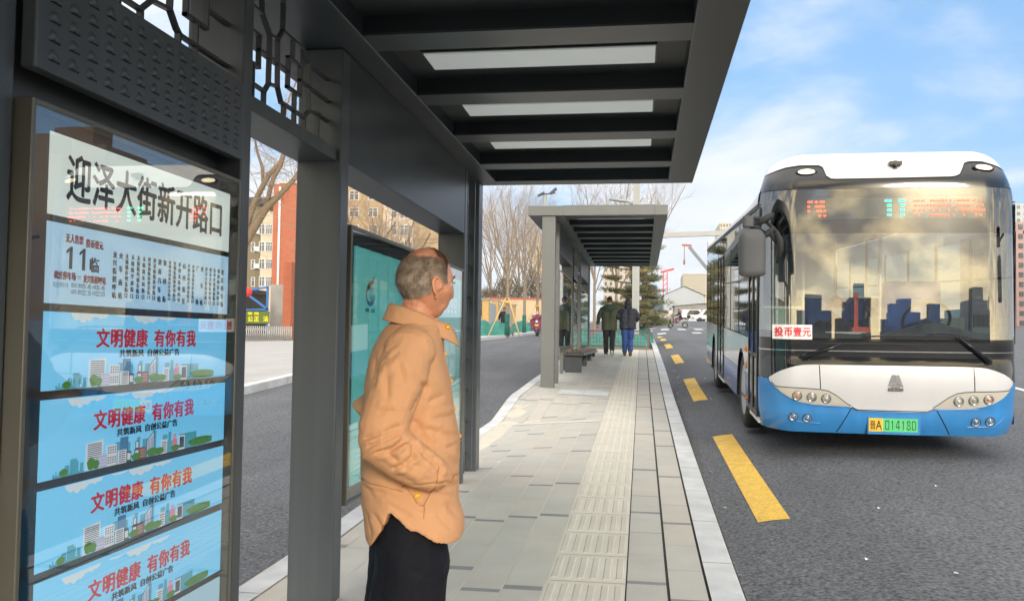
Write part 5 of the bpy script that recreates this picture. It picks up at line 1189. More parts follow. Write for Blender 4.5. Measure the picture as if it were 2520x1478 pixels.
J2 = dict(shoulder=(.02, 1.34), hip=(.0, .87), head=(.055, 1.515), yaw=R_(15), hw=.20, coatlow=.10, elbow=[(.03, -.31, 1.10), (-.02, .27, 1.12)], wrist=[(.14, -.24, 1.00), (.10, .36, 1.06)], hands=(0, 0), knee=[(.08, -.08, .46), (-.01, .08, .46)], ankle=[(-.14, -.08, .12), (.0, .08, .085)], toe=(R_(-25), 0))
w2 = figure('person walking away arm in arm, dark padded hooded coat and blue jeans', (-.40, 25.5, gw), R_(90), J2, 'navy', 'jeans', 'shoe_brown', 'hair_b', 'hood', lumpy=.012)
b = MB()
for j in range(7):
    for k in range(9):
        a = R_(95 + 170 * (k + .5 * (j % 2)) / 9); z = .84 + j * .075; rx, ry = .175 - .02 * abs(j - 3) / 3, .235
        b.ball((rx * math.cos(a) - .01, ry * math.sin(a), z), (.010, .010, .010), 6, 4)
b.build('coat_dots', 'dash_grey', w2)
# two passengers inside the bus
JS = dict(shoulder=(.0, 1.02), hip=(-.02, .56), head=(.035, 1.20), hw=.17, coatlow=.08, elbow=[(.04, -.24, .80), (.04, .24, .80)], wrist=[(.26, -.16, .68), (.26, .14, .68)], knee=[(.42, -.10, .58), (.42, .10, .58)], ankle=[(.42, -.10, .16), (.42, .10, .16)], hands=(1, 1))
def in_bus(x, y, z): return bus.matrix_basis @ Vector((x, y, z))
bpy.context.view_layer.update(); bus.matrix_basis = Matrix.LocRotScale(bus.location, bus.rotation_euler, None)
p1_ = figure('masked passenger in black seated behind the bus windscreen, left of the red fare box', in_bus(-.16, 1.75, .26), R_(-90), JS, 'black_cloth', 'black_cloth', 'black_cloth', 'hair_b', None, True, .02)
p2_ = figure('masked passenger seated in the bus, right of the red fare box', in_bus(.34, 2.2, .26), R_(-88), JS, 'dash_grey', 'black_cloth', 'black_cloth', 'hair_b', None, True, .02)

# --- two electric scooters with riders
def scooter(label, loc, rz, cover, plate):
    t = thing('electric_scooter', label, 'scooter', loc, rz, 'electric scooters on the street', False)
    for x in (.62, -.55):
        w = bpy.data.objects.new('wheel', None); COL.objects.link(w); w.parent = t; w.location = (x, 0, .24)
        MB().lathe([(.17, -.04), (.21, -.045), (.24, -.02), (.24, .02), (.21, .045), (.17, .04)], (0, 0, 0), (0, 1, 0), 28, 0, True, False).build('tyre', 'rubber', w)
        b = MB(); b.lathe([(.175, -.02), (.165, 0), (.175, .02)], (0, 0, 0), (0, 1, 0), 24, 0, True, False); b.lathe([(.05, -.05), (.05, .05)], (0, 0, 0), (0, 1, 0), 12)
        for k in range(6): a = k * math.pi / 3; b.tube([(.04 * math.cos(a), 0, .04 * math.sin(a)), (.17 * math.cos(a), 0, .17 * math.sin(a))], .012, 6)
        b.build('rim', 'gate_grey', w)
    b = MB(); b.tube([(.62, .06, .24), (.52, .06, .62), (.46, .03, .92)], .02, 8); b.tube([(.62, -.06, .24), (.52, -.06, .62), (.46, -.03, .92)], .02, 8); b.build('fork', 'dash_grey', t)
    b = MB(); b.tube([(.44, -.32, 1.02), (.47, -.15, 1.0), (.46, 0, .96), (.47, .15, 1.0), (.44, .32, 1.02)], .018, 8); b.tube([(.47, .2, 1.0), (.47, .26, 1.18)], .008, 6); b.tube([(.47, -.2, 1.0), (.47, -.26, 1.18)], .008, 6); b.ball((.47, .27, 1.22), (.015, .06, .04), 10, 6); b.ball((.47, -.27, 1.22), (.015, .06, .04), 10, 6); b.build('handlebar', 'black', t)
    b = MB(); b.tube([(.52, 0, .98), (.50, 0, .75), (.42, 0, .45), (.30, 0, .30)], [.06, .12, .15, .13], 14, sx=1.3, side=(0, 1, 0)); b.box(-.25, .35, -.14, .14, .27, .33); b.tube([(-.10, 0, .32), (-.22, 0, .55), (-.45, 0, .66), (-.75, 0, .66)], [.10, .14, .14, .07], 14, sx=1.15, side=(0, 1, 0)); b.grid(lambda u, v: (.62 + .27 * math.cos(R_(20 + 120 * u)), -.06 + .12 * v, .24 + .27 * math.sin(R_(20 + 120 * u))), 12, 2); b.build('fairing', cover[1], t)
    b = MB(); b.tube([(-.05, 0, .72), (-.3, 0, .74), (-.68, 0, .77)], [.10, .14, .11], 14, sx=1.0, side=(0, 1, 0)); b.build('seat', 'black', t)
    b = MB(); b.lathe([(.07, -.03), (.075, .01), (.05, .03), (.001, .035)], (.57, 0, .88), (1, 0, .1), 18); b.build('headlight', 'lens', t)
    b = MB(); b.box(.60, .61, -.11, .11, .62, .72); b.build('number_plate', 'plate_yellow' if plate else 'paper_white', t)
    if plate == 2: b = MB(); b.ball((-.85, 0, .95), (.17, .19, .15), 16, 12); b.build('top_box', 'black', t)
    if cover[0]:
        b = MB()
        def fn(u, v):
            y = (u - .5) * .84 * (1 - .12 * v); a = abs(u - .5) * 2; return Vector((.50 - .16 * a + .05 * math.sin(7 * u + 5 * v) * v, y, 1.06 - .06 * a - .66 * v + .03 * a * math.sin(9 * u)))
        b.grid(fn, 20, 14); b.grid(lambda u, v: (.50 - .62 * v, (u - .5) * .80, 1.06 - .10 * abs(u - .5) + .02 * math.sin(8 * u) - .02 * v), 14, 8)
        c = b.build('wind_apron', cover[0], t); q = c.modifiers.new('s', 'SOLIDIFY'); q.thickness = .02
    return t
JR = dict(shoulder=(.02, 1.28), hip=(-.14, .82), head=(.06, 1.465), hw=.17, coatlow=.06, elbow=[(.16, -.27, 1.06), (.16, .27, 1.06)], wrist=[(.40, -.30, 1.03), (.40, .30, 1.03)], knee=[(.30, -.12, .76), (.30, .12, .76)], ankle=[(.16, -.12, .42), (.16, .12, .42)], hands=(1, 1))
zr = rz_(-6.26, 53)
scooter('maroon draped electric scooter with a yellow plate, coming down the side road', (-6.26, 53, zr), R_(-88), ('maroon', 'maroon'), 1)
figure('person in a maroon coat and white face mask riding the oncoming scooter', (-6.26, 53, zr), R_(-88), JR, 'maroon', 'black_cloth', 'shoe_brown', 'hair_b', 'long', 'paper_white', .02)
zr = rz_(2.99, 74)
scooter('pale scooter with maroon drape and black top box crossing the road ahead of the bus', (2.99, 74, zr), R_(178), ('maroon', 'seat_grey'), 2)
figure('person in black riding the scooter that crosses the road', (3.05, 74, zr), R_(178), JR, 'black_cloth', 'maroon', 'black_cloth', 'hair_b', 'long', False, .02)
JC = dict(J1); JC['hands'] = (1, 1); JC['yaw'] = 0
figure('person in a pale coat walking on the far crossing behind the scooter', (2.45, 76.5, rz_(2.4, 76)), R_(150), JC, 'white_cloth', 'black_cloth', 'black_cloth', 'hair_b', None, False, .02)
figure('person in dark clothes on the far pavement beside the maroon scooter rider', (-8.3, 53, plz(-8.3, 53)), R_(80), JC, 'black_cloth', 'black_cloth', 'black_cloth', 'hair_b', None, False, .02)

# ------------------------------------------------------------------ bare trees
def grow(bt, bw_, p, d, L_, r, lev, R, up, maxlev, n=(4, 5, 5, 4)):
    segs = 4 if lev < 2 else 3; pts = [p.copy()]; rad = [r]; q = p.copy(); dd = d.copy()
    for k in range(segs):
        dd = (dd + Vector((R.gauss(0, .12), R.gauss(0, .12), R.gauss(0, .08) + up)) * (1 + .4 * lev)).normalized(); q = q + dd * L_ / segs; pts.append(q.copy()); rad.append(r * (1 - .62 * (k + 1) / segs))
    (bt if lev == 0 else bw_).tube(pts, rad, 7 if lev == 0 else (5 if lev == 1 else 3), 0, False)
    if lev >= maxlev: return
    m = n[min(lev, len(n) - 1)]
    for k in range(m):
        t = .28 + .72 * (k + R.random()) / m; i = min(segs - 1, int(t * segs)); f = t * segs - i; pp = pts[i].lerp(pts[i + 1], f); ax = (pts[i + 1] - pts[i]).normalized()
        o = ax.orthogonal().normalized(); o.rotate(Matrix.Rotation(R.uniform(0, 6.28), 3, ax)); nd_ = (ax * R.uniform(.6, 1.0) + o * R.uniform(.45, .85)).normalized()
        grow(bt, bw_, pp, nd_, L_ * R.uniform(.42, .68) * (1.1 - .35 * t), max(.004, r * R.uniform(.35, .5) * (1.15 - .5 * t)), lev + 1, R, up, maxlev, n)
def bare_tree(label, loc, h, th, r, seed, m='bark', tw='twig', nl=6, spread=.5, group='bare street trees', up=.10, wrap=False, maxlev=3, n=(4, 6, 5, 4), limb=.62):
    t = thing('bare_tree', label, 'tree', loc, 0, group, False); R = random.Random(seed); bt, bw_ = MB(), MB()
    bt.tube([(0, 0, -.3), (.01, .0, th * .5), (0, .02, th), (.02, .0, th + (h - th) * .5)], [r * 1.15, r, r * .9, r * .35], 9, 0, False)
    for k in range(nl):
        a = 2 * math.pi * (k + R.random() * .5) / nl; z = th * R.uniform(.9, 1.0) + (h - th) * .25 * (k / nl)
        grow(bt, bw_, Vector((0, 0, z)), Vector((spread * math.cos(a), spread * math.sin(a), 1)).normalized(), (h - th) * R.uniform(limb - .1, limb + .1), r * R.uniform(.42, .6), 0, R, up, maxlev, n)
    bt.build('trunk', m, t); bw_.build('branches', tw, t)
    if wrap: b = MB(); b.tube([(0, 0, 0), (0, 0, .55), (0, 0, 1.15)], [r * 1.45, r * 1.3, r * 1.35], 12); b.build('trunk_wrap', 'net_dark', t)
    return t
def props(label, loc):
    t = thing('tree_stakes', label, 'tree stakes', loc, 0, 'wooden tree stakes', False)
    for k in range(3):
        a = R_(200 + 120 * k); b = MB(); b.tube([(1.0 * math.cos(a), 1.0 * math.sin(a), 0), (.09 * math.cos(a), .09 * math.sin(a), 2.0)], .034, 6); b.build('stake', 'stake', t)
    b = MB(); b.tube([(0, 0, 1.72), (0, 0, 1.84)], .16, 12); b.build('tie', 'yellow_paint', t)
def gp(u, Y, f): p = at(u, 800, Y); return Vector((p.x, Y, f(p.x, Y)))
for k, (u, Y, h, lb, pl_) in enumerate(((1248, 46, 8.6, 'slender bare tree with a green wrapped trunk, nearest of the staked ones', 1), (1290, 58, 10.0, 'bare tree with upright limbs, between the nearest staked tree and the scooter rider', 0), (1322, 62, 9.0, 'bare staked tree straight behind the maroon scooter rider', 1))):
    l = gp(u, Y, plz); bare_tree(lb, l, h, 2.5, .10, 20 + k, 'bark_grey', 'twig', 7, .45, wrap=True, up=.12)
    if pl_: props(('long pale wooden stakes propping the nearest wrapped tree', 'pale wooden stakes behind the scooter rider')[k > 0], l)
for k, (u, Y, h) in enumerate(((1205, 84, 13.5), (1238, 92, 15), (1275, 88, 13), (1306, 95, 14.5))):
    l = gp(u, Y, plz); bare_tree(('tall thin bare tree behind the yellow wall, farthest left in the gap', 'tallest bare tree behind the yellow wall', 'lower bare tree behind the middle of the yellow wall', 'bare tree behind the right end of the yellow wall')[k], l, h, 3.2, .11, 40 + k, 'bark_grey', 'twig', 9, .5, 'bare trees behind the wall', up=.10)
bare_tree('yellowish bare willow rising beside the roof of the far shelter', gp(1345, 74, plz), 9.5, 2.5, .2, 61, 'stake', 'stake', 9, .55, 'bare trees behind the wall', up=.02)
for k, (u, Y, h) in enumerate(((1462, 48, 9.8), (1516, 50, 9.6), (1590, 47, 9.2))):
    p = at(u, 800, Y); bare_tree(('bare tree topping out over the left of the far shelter roof', 'bare tree with fanned twigs above the middle of the far shelter roof', 'bare tree beside the tall square pole, over the far roof')[k], (p.x, Y, prof(Y)), h, 2.4, .08, 70 + k, 'bark_grey', 'twig', 7, .42, 'bare trees on the island', up=.12)
# the big leaning tree of the left gap: limbs follow what the gap shows
t = thing('bare_tree', 'large leaning bare tree with heavy forked limbs, framed by the gap beside the route board', 'tree', (at(560, 800, 42).x, 42, plz(at(560, 800, 42).x, 42)), 0, None)
bt, bw_ = MB(), MB(); R = random.Random(9); q = lambda u, v, Y=42: at(u, v, Y)
base = Vector((at(560, 800, 42).x, 42, plz(at(560, 800, 42).x, 42) - .2))
for pts, rad in (([base, q(575, 690), q(600, 600), q(625, 560), q(655, 512), q(690, 478), q(725, 440), q(760, 390, 43)], [.34, .30, .26, .22, .19, .15, .12, .07]),
                 ([q(600, 600), q(612, 540), q(628, 495), q(648, 455), q(662, 430), q(690, 400), q(702, 365)], [.2, .17, .15, .14, .13, .11, .08]),
                 ([q(655, 512), q(664, 470), q(672, 440), q(690, 410), q(700, 380), q(716, 340), q(738, 300)], [.13, .12, .115, .105, .09, .07, .04]),
                 ([q(648, 455), q(645, 410), q(632, 370), q(628, 345), q(640, 325), q(670, 315)], [.09, .08, .07, .055, .045, .02]),
                 ([q(702, 365), q(708, 330), q(700, 290), q(712, 240), q(735, 190)], [.07, .06, .05, .04, .02]), ([q(628, 345), q(618, 330), q(600, 318)], [.05, .04, .02])):
    bt.tube(pts, rad, 9)
    for k in range(len(pts) * 5):
        i = R.randrange(1, len(pts)); pp = pts[i - 1].lerp(pts[i], R.random()); d = Vector((R.gauss(0, 1), R.gauss(0, .5), R.gauss(.25, 1))).normalized()
        if i > 2: grow(bw_, bw_, pp, d, R.uniform(.7, 1.7), .022, 1, R, -.03, 3, (4, 4, 4))
bt.build('trunk', 'bark', t); bw_.build('branches', 'twig', t)
for k, (u, Y, h, s) in enumerate(((880, 66, 13, 1), (935, 70, 12, 2), (985, 62, 9.5, 3))):
    p = at(u, 800, Y); bare_tree(('dense brown bare tree seen over the left of the teal light box', 'dense bare tree in front of the tan flats', 'bare tree just left of the white bay windows')[k], (p.x, Y, plz(p.x, Y)), h, 2.2, .22, 90 + k, 'bark', 'twig', 10, .75, 'bare trees before the flats', up=.0, maxlev=3, n=(6, 7, 6, 5))

# ------------------------------------------------------------------ conifer on the island
def pine(label, loc, h, seed, wd=1.):
    t = thing('pine_tree', label, 'tree', loc, 0, None, False); R = random.Random(seed); b = MB(); b.tube([(0, 0, -.2), (.05, 0, h * .35), (-.04, .03, h * .7), (.0, 0, h * .98)], [.10, .08, .055, .02], 8)
    f = MB(); pads = []
    tiers = 7
    for k in range(30):
        j = k % tiers; z = h * (.26 + .70 * j / (tiers - 1)) + R.gauss(0, .05); a = k * 2.4 + R.uniform(-.3, .3); L_ = wd * (1.75 - 1.05 * (j / tiers) ** 1.2) * R.uniform(.55, 1.12); tip = Vector((L_ * math.cos(a), L_ * math.sin(a), z + R.uniform(.02, .20)))
        b.tube([(0, 0, z - .12), Vector((0, 0, z - .1)).lerp(tip, .5) + Vector((0, 0, -.05)), tip], [.035, .024, .008], 5)
        for q_ in range(5): pads.append((Vector((0, 0, z - .06)).lerp(tip, .45 + .60 * R.random()) + Vector((R.gauss(0, .12), R.gauss(0, .12), R.gauss(.03, .025))), R.uniform(.14, .30), R.randrange(3)))
    for c, s, m in pads:
        if R.random() < .12: m = 3
        for k in range(110):
            o = Vector((R.gauss(0, .5), R.gauss(0, .5), R.gauss(0, .14))) * s; d = (o.normalized() + Vector((R.gauss(0, .5), R.gauss(0, .5), R.uniform(-.1, .8)))).normalized(); sd_ = d.orthogonal().normalized() * .014; L_ = R.uniform(.09, .18)
            f.add([c + o - sd_, c + o + sd_, c + o + d * L_], [(0, 1, 2)], m if R.random() < .75 else R.randrange(3))
    b.build('trunk', 'bark', t); f.build('crown', ['needle_a', 'needle_b', 'needle_c', 'needle_d'], t)
pine('layered green pine standing behind the red brown railing', (at(1556, 800, 34).x, 34, prof(34) - .15), 4.3, 5, .80)
pine('smaller pine beyond the tall square pole, leaning over the kerb', (at(1583, 800, 37).x, 37, prof(37) - .15), 3.2, 8, .50)

# ------------------------------------------------------------------ netting, railing, planting bed
def mound(label, x0, x1, y0, y1, zf, hgt, seed, m='net_green'):
    R = random.Random(seed); b = MB()
    def fn(u, v):
        x, y = x0 + (x1 - x0) * u, y0 + (y1 - y0) * v; e = (1 - abs(2 * u - 1) ** 3) * (1 - abs(2 * v - 1) ** 3)
        return Vector((x, y, zf(x, y) - .08 + hgt * max(0, e) ** .45 * (.72 + .5 * mnoise.noise(Vector((x * 1.6 + seed, y * 1.1, 0)))) + .05 * mnoise.noise(Vector((x * 7, y * 6, seed)))))
    b.grid(fn, 40, 24); c = ((x0 + x1) / 2, (y0 + y1) / 2); z = zf(*c); tag(b.build('netting_mound', m, loc=(c[0], c[1], z)), label, 'netting', 'heaps under green netting')
pf = lambda x, y: prof(y)
mound('long heap under bright green netting right behind the red brown railing', -2.0, .30, 29.6, 34.5, pf, .66, 1); mound('green netted heap by the kerb beneath the smaller pine', -1.2, .5, 35, 41, pf, .8, 2)
def ms(label, u0, u1, Y, dpt, h, seed): x0, x1 = at(u0, 800, Y).x, at(u1, 800, Y).x; mound(label, x0, x1, Y, Y + dpt, plz, h, seed, 'net_green')
ms('high green netted heap on the far pavement, left of the nearest staked tree', 1150, 1244, 51, 4, 1.15, 3); ms('low green netted bank in front of the yellow wall', 1240, 1345, 61, 3, .95, 4)
t = thing('railing', 'low red brown metal railing across the end of the platform', 'railing', (-.85, 29.35, prof(29.35)))
z0 = prof(29.35); b = MB()
for x in (-2.05, -.9, .25): b.box(x - .025, x + .025, 29.33, 29.38, z0 - .05, z0 + .62)
b.build('post', 'rail_red', t)
b = MB()
for z in (.60, .10): b.box(-2.05, .25, 29.34, 29.37, z0 + z - .02, z0 + z + .02)
for z in (.48, .36, .24): b.box(-2.05, .25, 29.345, 29.36, z0 + z - .006, z0 + z + .006)
b.build('rail', 'rail_red', t)
b = MB()
for k in range(22): x = -2.0 + k * .104; b.box(x - .006, x + .006, 29.35, 29.362, z0 + .10, z0 + .60)
b.build('balusters', 'rail_red', t)
b = MB(); b.box(-2.1, .37, 29.2, 29.5, z0 - .2, z0 + .04); b.build('base_plinth', 'bark', t)
# ------------------------------------------------------------------ poles
px = at(1564, 800, 31.5).x
t = thing('lamp_post', 'tall square grey pole behind the railing with a lamp arm and a long cross arm', 'lamp post', (px, 31.5, prof(31.5)))
b = MB(); b.box(px - .125, px + .125, 31.38, 31.62, prof(31.5) - .1, 9.2); b.box(px - .04, px - .03, 31.37, 31.38, prof(31.5), 9.2); b.box(px + .03, px + .04, 31.37, 31.38, prof(31.5), 9.2); b.build('pole', 'pole_grey', t, bevel=.01)
zl = at(1564, 497, 31.5).z; b = MB(); b.tube([(px, 31.5, zl - .15), (px - .3, 31.5, zl + .02), (px - .55, 31.5, zl + .06), (px - .95, 31.5, zl + .11)], [.05, .045, .06, .055], 8, sx=1.5); b.build('lamp_arm', 'pole_grey', t)
zl = at(1700, 577, 31.5).z; b = MB(); b.bar((px, 31.5, zl - .05), (px + 5.2, 31.5, zl + .12), .14, .17); b.build('cross_arm', 'pole_grey', t)
p = at(1341, 480, 42); t = thing('camera_pole', 'slim grey pole with floodlights rising above the far shelter roof', 'pole', (p.x, 42, plz(p.x, 42)))
b = MB(); b.tube([(p.x, 42, plz(p.x, 42)), (p.x, 42, p.z)], .10, 10); b.build('pole', 'pole_grey', t)
b = MB(); b.bar((p.x - .30, 42, p.z), (p.x + .50, 42, p.z + .10), .07, .06); b.bar((p.x + .26, 42, p.z + .06), (p.x + .56, 42, p.z + .32), .24, .10); b.bar((p.x - .34, 42, p.z - .04), (p.x - .02, 42, p.z + .12), .20, .09); b.build('floodlight', 'dash_grey', t)
# ------------------------------------------------------------------ wall and fence of the far pavement
def slabwall(name, label, cat, u0, Ya, u1, Yb, za, zb, m, coping=None, thick=.3, h=None):
    a, c = at(u0, 800, Ya), at(u1, 800, Yb); A, C = Vector((a.x, Ya, 0)), Vector((c.x, Yb, 0)); t = thing(name, label, cat, (A + C) / 2 + Vector((0, 0, za)))
    d = (C - A).normalized(); n = Vector((-d.y, d.x, 0)) * thick / 2; b = MB(); b.add([A - n + Vector((0, 0, za)), A + n + Vector((0, 0, za)), C + n + Vector((0, 0, za)), C - n + Vector((0, 0, za)), A - n + Vector((0, 0, zb)), A + n + Vector((0, 0, zb)), C + n + Vector((0, 0, zb)), C - n + Vector((0, 0, zb))], [(0, 1, 2, 3), (4, 7, 6, 5), (0, 4, 5, 1), (1, 5, 6, 2), (2, 6, 7, 3), (3, 7, 4, 0)]); b.build('wall_body', m, t)
    if coping: b = MB(); n2 = n * 1.35; b.add([A - n2 + Vector((0, 0, zb + .002)), A + n2 + Vector((0, 0, zb + .002)), C + n2 + Vector((0, 0, zb + .002)), C - n2 + Vector((0, 0, zb + .002)), A - n2 + Vector((0, 0, zb + .16)), A + n2 + Vector((0, 0, zb + .16)), C + n2 + Vector((0, 0, zb + .16)), C - n2 + Vector((0, 0, zb + .16))], [(0, 1, 2, 3), (4, 7, 6, 5), (0, 4, 5, 1), (1, 5, 6, 2), (2, 6, 7, 3), (3, 7, 4, 0)]); b.build('coping', coping, t)
    return t
zt = at(1270, 736, 74).z; slabwall('boundary_wall', 'long yellow rendered wall with a red coping behind the staked trees', 'wall', 1198, 74, 1420, 76, .2, zt, 'wall_yellow', 'coping_red')
t = thing('boundary_fence', 'stepped yellow fence posts with grey panels at the left end of the yellow wall', 'fence', (at(1225, 800, 66).x, 66, plz(-12, 66)))
for k, (u, Y, v) in enumerate(((1196, 58, 738), (1220, 63, 741), (1240, 67, 746), (1262, 71, 752))):
    p = at(u, v, Y); MB().box(p.x - .22, p.x + .22, Y - .2, Y + .2, .3, p.z).box(p.x - .3, p.x + .3, Y - .28, Y + .28, p.z + .002, p.z + .12, 1).build('post', ['fence_yellow', 'concrete'], t)
    if k: b = MB(); b.bar((pp.x, PY_, (pp.z + .3) / 2 + .1), (p.x, Y, (p.z + .3) / 2), .08, (p.z - .8)); b.build('panel', 'shed_grey', t)
    pp, PY_ = p, Y
# brown undergrowth behind the wall: nobody could count it
b = MB(); R = random.Random(31)
for k in range(5200):
    u = R.uniform(1170, 1370); Y = R.uniform(77, 84); p = at(u, 800, Y); h = 1.2 + 3.4 * abs(mnoise.noise(Vector((p.x * .45, 3, 0)))) + 1.0; z = plz(p.x, Y) + R.random() ** .7 * (h + 1.4); d = Vector((R.gauss(0, .5), R.gauss(0, .3), R.uniform(.2, 1))).normalized(); s = R.uniform(.3, .9); w = Vector((.028, 0, .01)); c = Vector((p.x, Y, z)); b.add([c - w, c + w, c + d * s], [(0, 1, 2)], R.randrange(3))
tag(b.build('undergrowth', ['hedge', 'bark', 'needle_c']), 'brown winter undergrowth and brush behind the yellow wall', 'undergrowth', kind='stuff')

# ------------------------------------------------------------------ buildings
def facade(t, u0, u1, Y, v_top, m, dpt=12, zb=-1, Yb=None):
    a, c = at(u0, v_top, Y), at(u1, v_top, Y); b = MB(); b.box(min(a.x, c.x), max(a.x, c.x), Y, Y + dpt, zb, (a.z + c.z) / 2); return b.build('wall', m, t)
def window(t, u0, u1, v0, v1, Y, bars=1, dp=.12):
    a, c = at(u0, v1, Y), at(u1, v0, Y); w = MB(); f = .09; x0, x1, z0, z1 = a.x, c.x, a.z, c.z
    w.box(x0, x1, Y - dp, Y, z0, z0 + f); w.box(x0, x1, Y - dp, Y, z1 - f, z1)
    for k in range(bars + 2): x = x0 + (x1 - x0 - f) * k / (bars + 1); w.box(x, x + f, Y - dp, Y, z0 + f, z1 - f)
    w.box(x0 + f, x1 - f, Y - dp, Y, z0 + (z1 - z0) * .66, z0 + (z1 - z0) * .66 + f * .7)
    o = w.build('window', 'window_frame', t); MB().box(x0 + f, x1 - f, Y - .05, Y - .03, z0 + f, z1 - f).build('pane', 'window_dark', o); return o
t = thing('apartment_block', 'olive and cream flats with stacked bay windows, in the gap beside the route board', 'building', (at(630, 800, 140).x, 146, 1))
facade(t, 560, 652, 140, 505, 'olive_wall'); a = at(560, 500, 139.5); c = at(674, 500, 139.5); MB().box(a.x, c.x, 139, 152, c.z - .2, c.z + 1.0).build('roof', 'roof_dark', t)
a, c = at(636, 800, 138.2), at(673, 520, 138.2); MB().box(a.x, c.x, 138.2, 139.98, 3.0, c.z).build('bay', 'cream_wall', t)
for v in (552, 594.5, 637, 680): window(t, 637.5, 652, v, v + 25, 138.2, 1); window(t, 654, 671, v, v + 25, 138.2, 2); window(t, 618, 628, v + 2, v + 25, 140, 0)
for v in (575, 618, 660): p = at(632, v, 139.6); MB().box(p.x - .45, p.x + .45, 139.3, 139.9, p.z, p.z + .75).build('air_conditioner', 'window_frame', t)
t = thing('apartment_block', 'sunlit red brick block with a blank end wall and a pale parapet', 'building', (at(700, 800, 118).x, 124, 1))
facade(t, 674, 830, 118, 452, 'brick_red', 14); a = at(686, 444, 117.8); c = at(830, 444, 117.8); MB().box(a.x, c.x, 117.8, 131, at(700, 452, 118).z + .002, c.z).build('parapet', 'cream_wall', t); p = at(690, 460, 117.9); MB().tube([(p.x, 117.8, 2), (p.x, 117.8, p.z)], .16, 8).build('downpipe', 'paper_white', t)
t = thing('apartment_block', 'tan flats with white bay windows, over the top of the teal light box', 'building', (at(960, 800, 122).x, 130, 1))
facade(t, 830, 1100, 122, 330, 'tan_wall', 16); a, c = at(938, 800, 120.4), at(1020, 340, 120.4); MB().box(a.x, c.x, 120.4, 121.98, 3, c.z).build('bay', 'cream_wall', t)
for v in (385, 427, 469, 511, 553, 595, 637):
    window(t, 962, 978, v - 1, v + 26, 120.4, 0); window(t, 984, 1016, v, v + 27, 120.4, 2); window(t, 860, 884, v, v + 24, 122, 1); window(t, 906, 930, v, v + 24, 122, 1)
    p = at(1025, v + 36, 121.9); c = at(1100, v + 36, 121.9); MB().box(p.x, c.x, 121.93, 121.99, p.z, p.z + .12).build('ledge', 'olive_wall', t)
t = thing('market_stall', 'stall with a blue frame and a green banner lettered in yellow, behind the folding gate', 'stall', (at(625, 800, 60).x, 60, plz(-23, 60)))
b = MB(); Y = 60
for (ua, va), (ub, vb) in (((600, 716), (660, 706)), ((600, 762), (661, 761)), ((659, 706), (655, 850)), ((606, 722), (658, 760)), ((600, 760), (600, 850))): b.bar(at(ua, va, Y), at(ub, vb, Y), .13)
b.build('frame', 'blue_frame', t); a, c = at(590, 752, Y + 2.5), at(657, 716, Y + 2.5); MB().box(a.x, c.x, Y + .2, Y + 2.5, c.z - .2, c.z).box(a.x, c.x, Y + 2.4, Y + 2.6, plz(-23, 60), c.z - .21).build('canopy', 'black', t)
a, c = at(598, 795, Y - .2), at(664, 766, Y - .2); bn = MB().box(a.x, c.x, Y - .22, Y - .2, a.z, c.z).build('banner', 'sign_green', t); b = MB(); p = at(609, 791, Y - .23); write(b, '公正 法', p, (1, 0, 0), (0, 0, 1), .42, .42, 0, .02, .47); p = at(609, 774, Y - .23); write(b, '富强', p, (1, 0, 0), (0, 0, 1), .40, .20, 0, .02, .47); b.build('lettering', 'yellow_ink', bn)
t = MB(); p = at(607, 718, 56); t.lathe([(.02, -.34), (.2, -.30), (.34, -.15), (.38, 0), (.34, .15), (.2, .30), (.02, .34)], p, (0, 0, 1), 20); o = t.build('lantern', 'lantern', loc=p); tag(o, 'round red lantern hanging in front of the blue framed stall', 'lantern')
slabwall('rendered_wall', 'patchy grey concrete wall between the stall and the brick pillar', 'wall', 666, 64, 712, 64, .3, at(690, 700, 64).z, 'concrete')
a = at(709, 645, 57); MB_ = MB().box(a.x - .22, a.x + .35, 56.8, 57.4, .3, a.z); o = MB_.build('brick_pillar', 'brick_red', loc=(a.x, 57, .9)); tag(o, 'red brick gate pillar at the right end of the folding gate', 'pillar')
t = thing('folding_gate', 'silver folding gate across the far entrance', 'gate', (at(650, 800, 54).x, 54, plz(-23, 54)))
x0, x1 = at(560, 840, 54).x, at(716, 840, 54).x; z0 = plz(-23, 54); H_ = at(650, 802, 54).z - z0; n = 30
b = MB(); b2 = MB()
for k in range(n + 1):
    x = x0 + (x1 - x0) * k / n; b.tube([(x, 54, z0), (x, 54, z0 + H_)], .045, 6)
    if k < n: w = (x1 - x0) / n; b2.bar((x, 54.06, z0 + .08), (x + w, 54.06, z0 + H_ * .55), .05); b2.bar((x, 54.06, z0 + H_ * .55), (x + w, 54.06, z0 + .08), .05); b2.bar((x, 54.06, z0 + H_ * .9), (x + w, 54.06, z0 + H_ * .55), .04)
b.build('uprights', 'gate_grey', t); b2.build('lattice', 'gate_grey', t)
# far end of the street
def block(label, u0, u1, v0, v1, Y, dpt, m, name='tower_block', cat='building', rows=0, cols=0, zb=0):
    a, c = at(u0, v1, Y), at(u1, v0, Y); t = thing(name, label, cat, ((a.x + c.x) / 2, Y + dpt / 2, min(zb, a.z))); MB().box(a.x, c.x, Y, Y + dpt, min(zb, a.z), c.z).build('wall', m, t)
    if rows:
        b = MB(); w = (c.x - a.x) / cols; h = (c.z - a.z) / rows
        for i in range(cols):
            for j in range(rows): b.box(a.x + (i + .28) * w, a.x + (i + .72) * w, Y - .12, Y - .02, a.z + (j + .25) * h, a.z + (j + .75) * h)
        o = b.build('windows', 'window_dark', t); 
    return t
block('pale tan tower block with rows of small windows, left of the bus roof', 1681, 1742, 673, 770, 420, 30, 'tower_tan', rows=14, cols=12)
block('tan building wrapped in red scaffold lines behind the pines', 1484, 1548, 655, 775, 230, 20, 'concrete_tower', rows=7, cols=5)
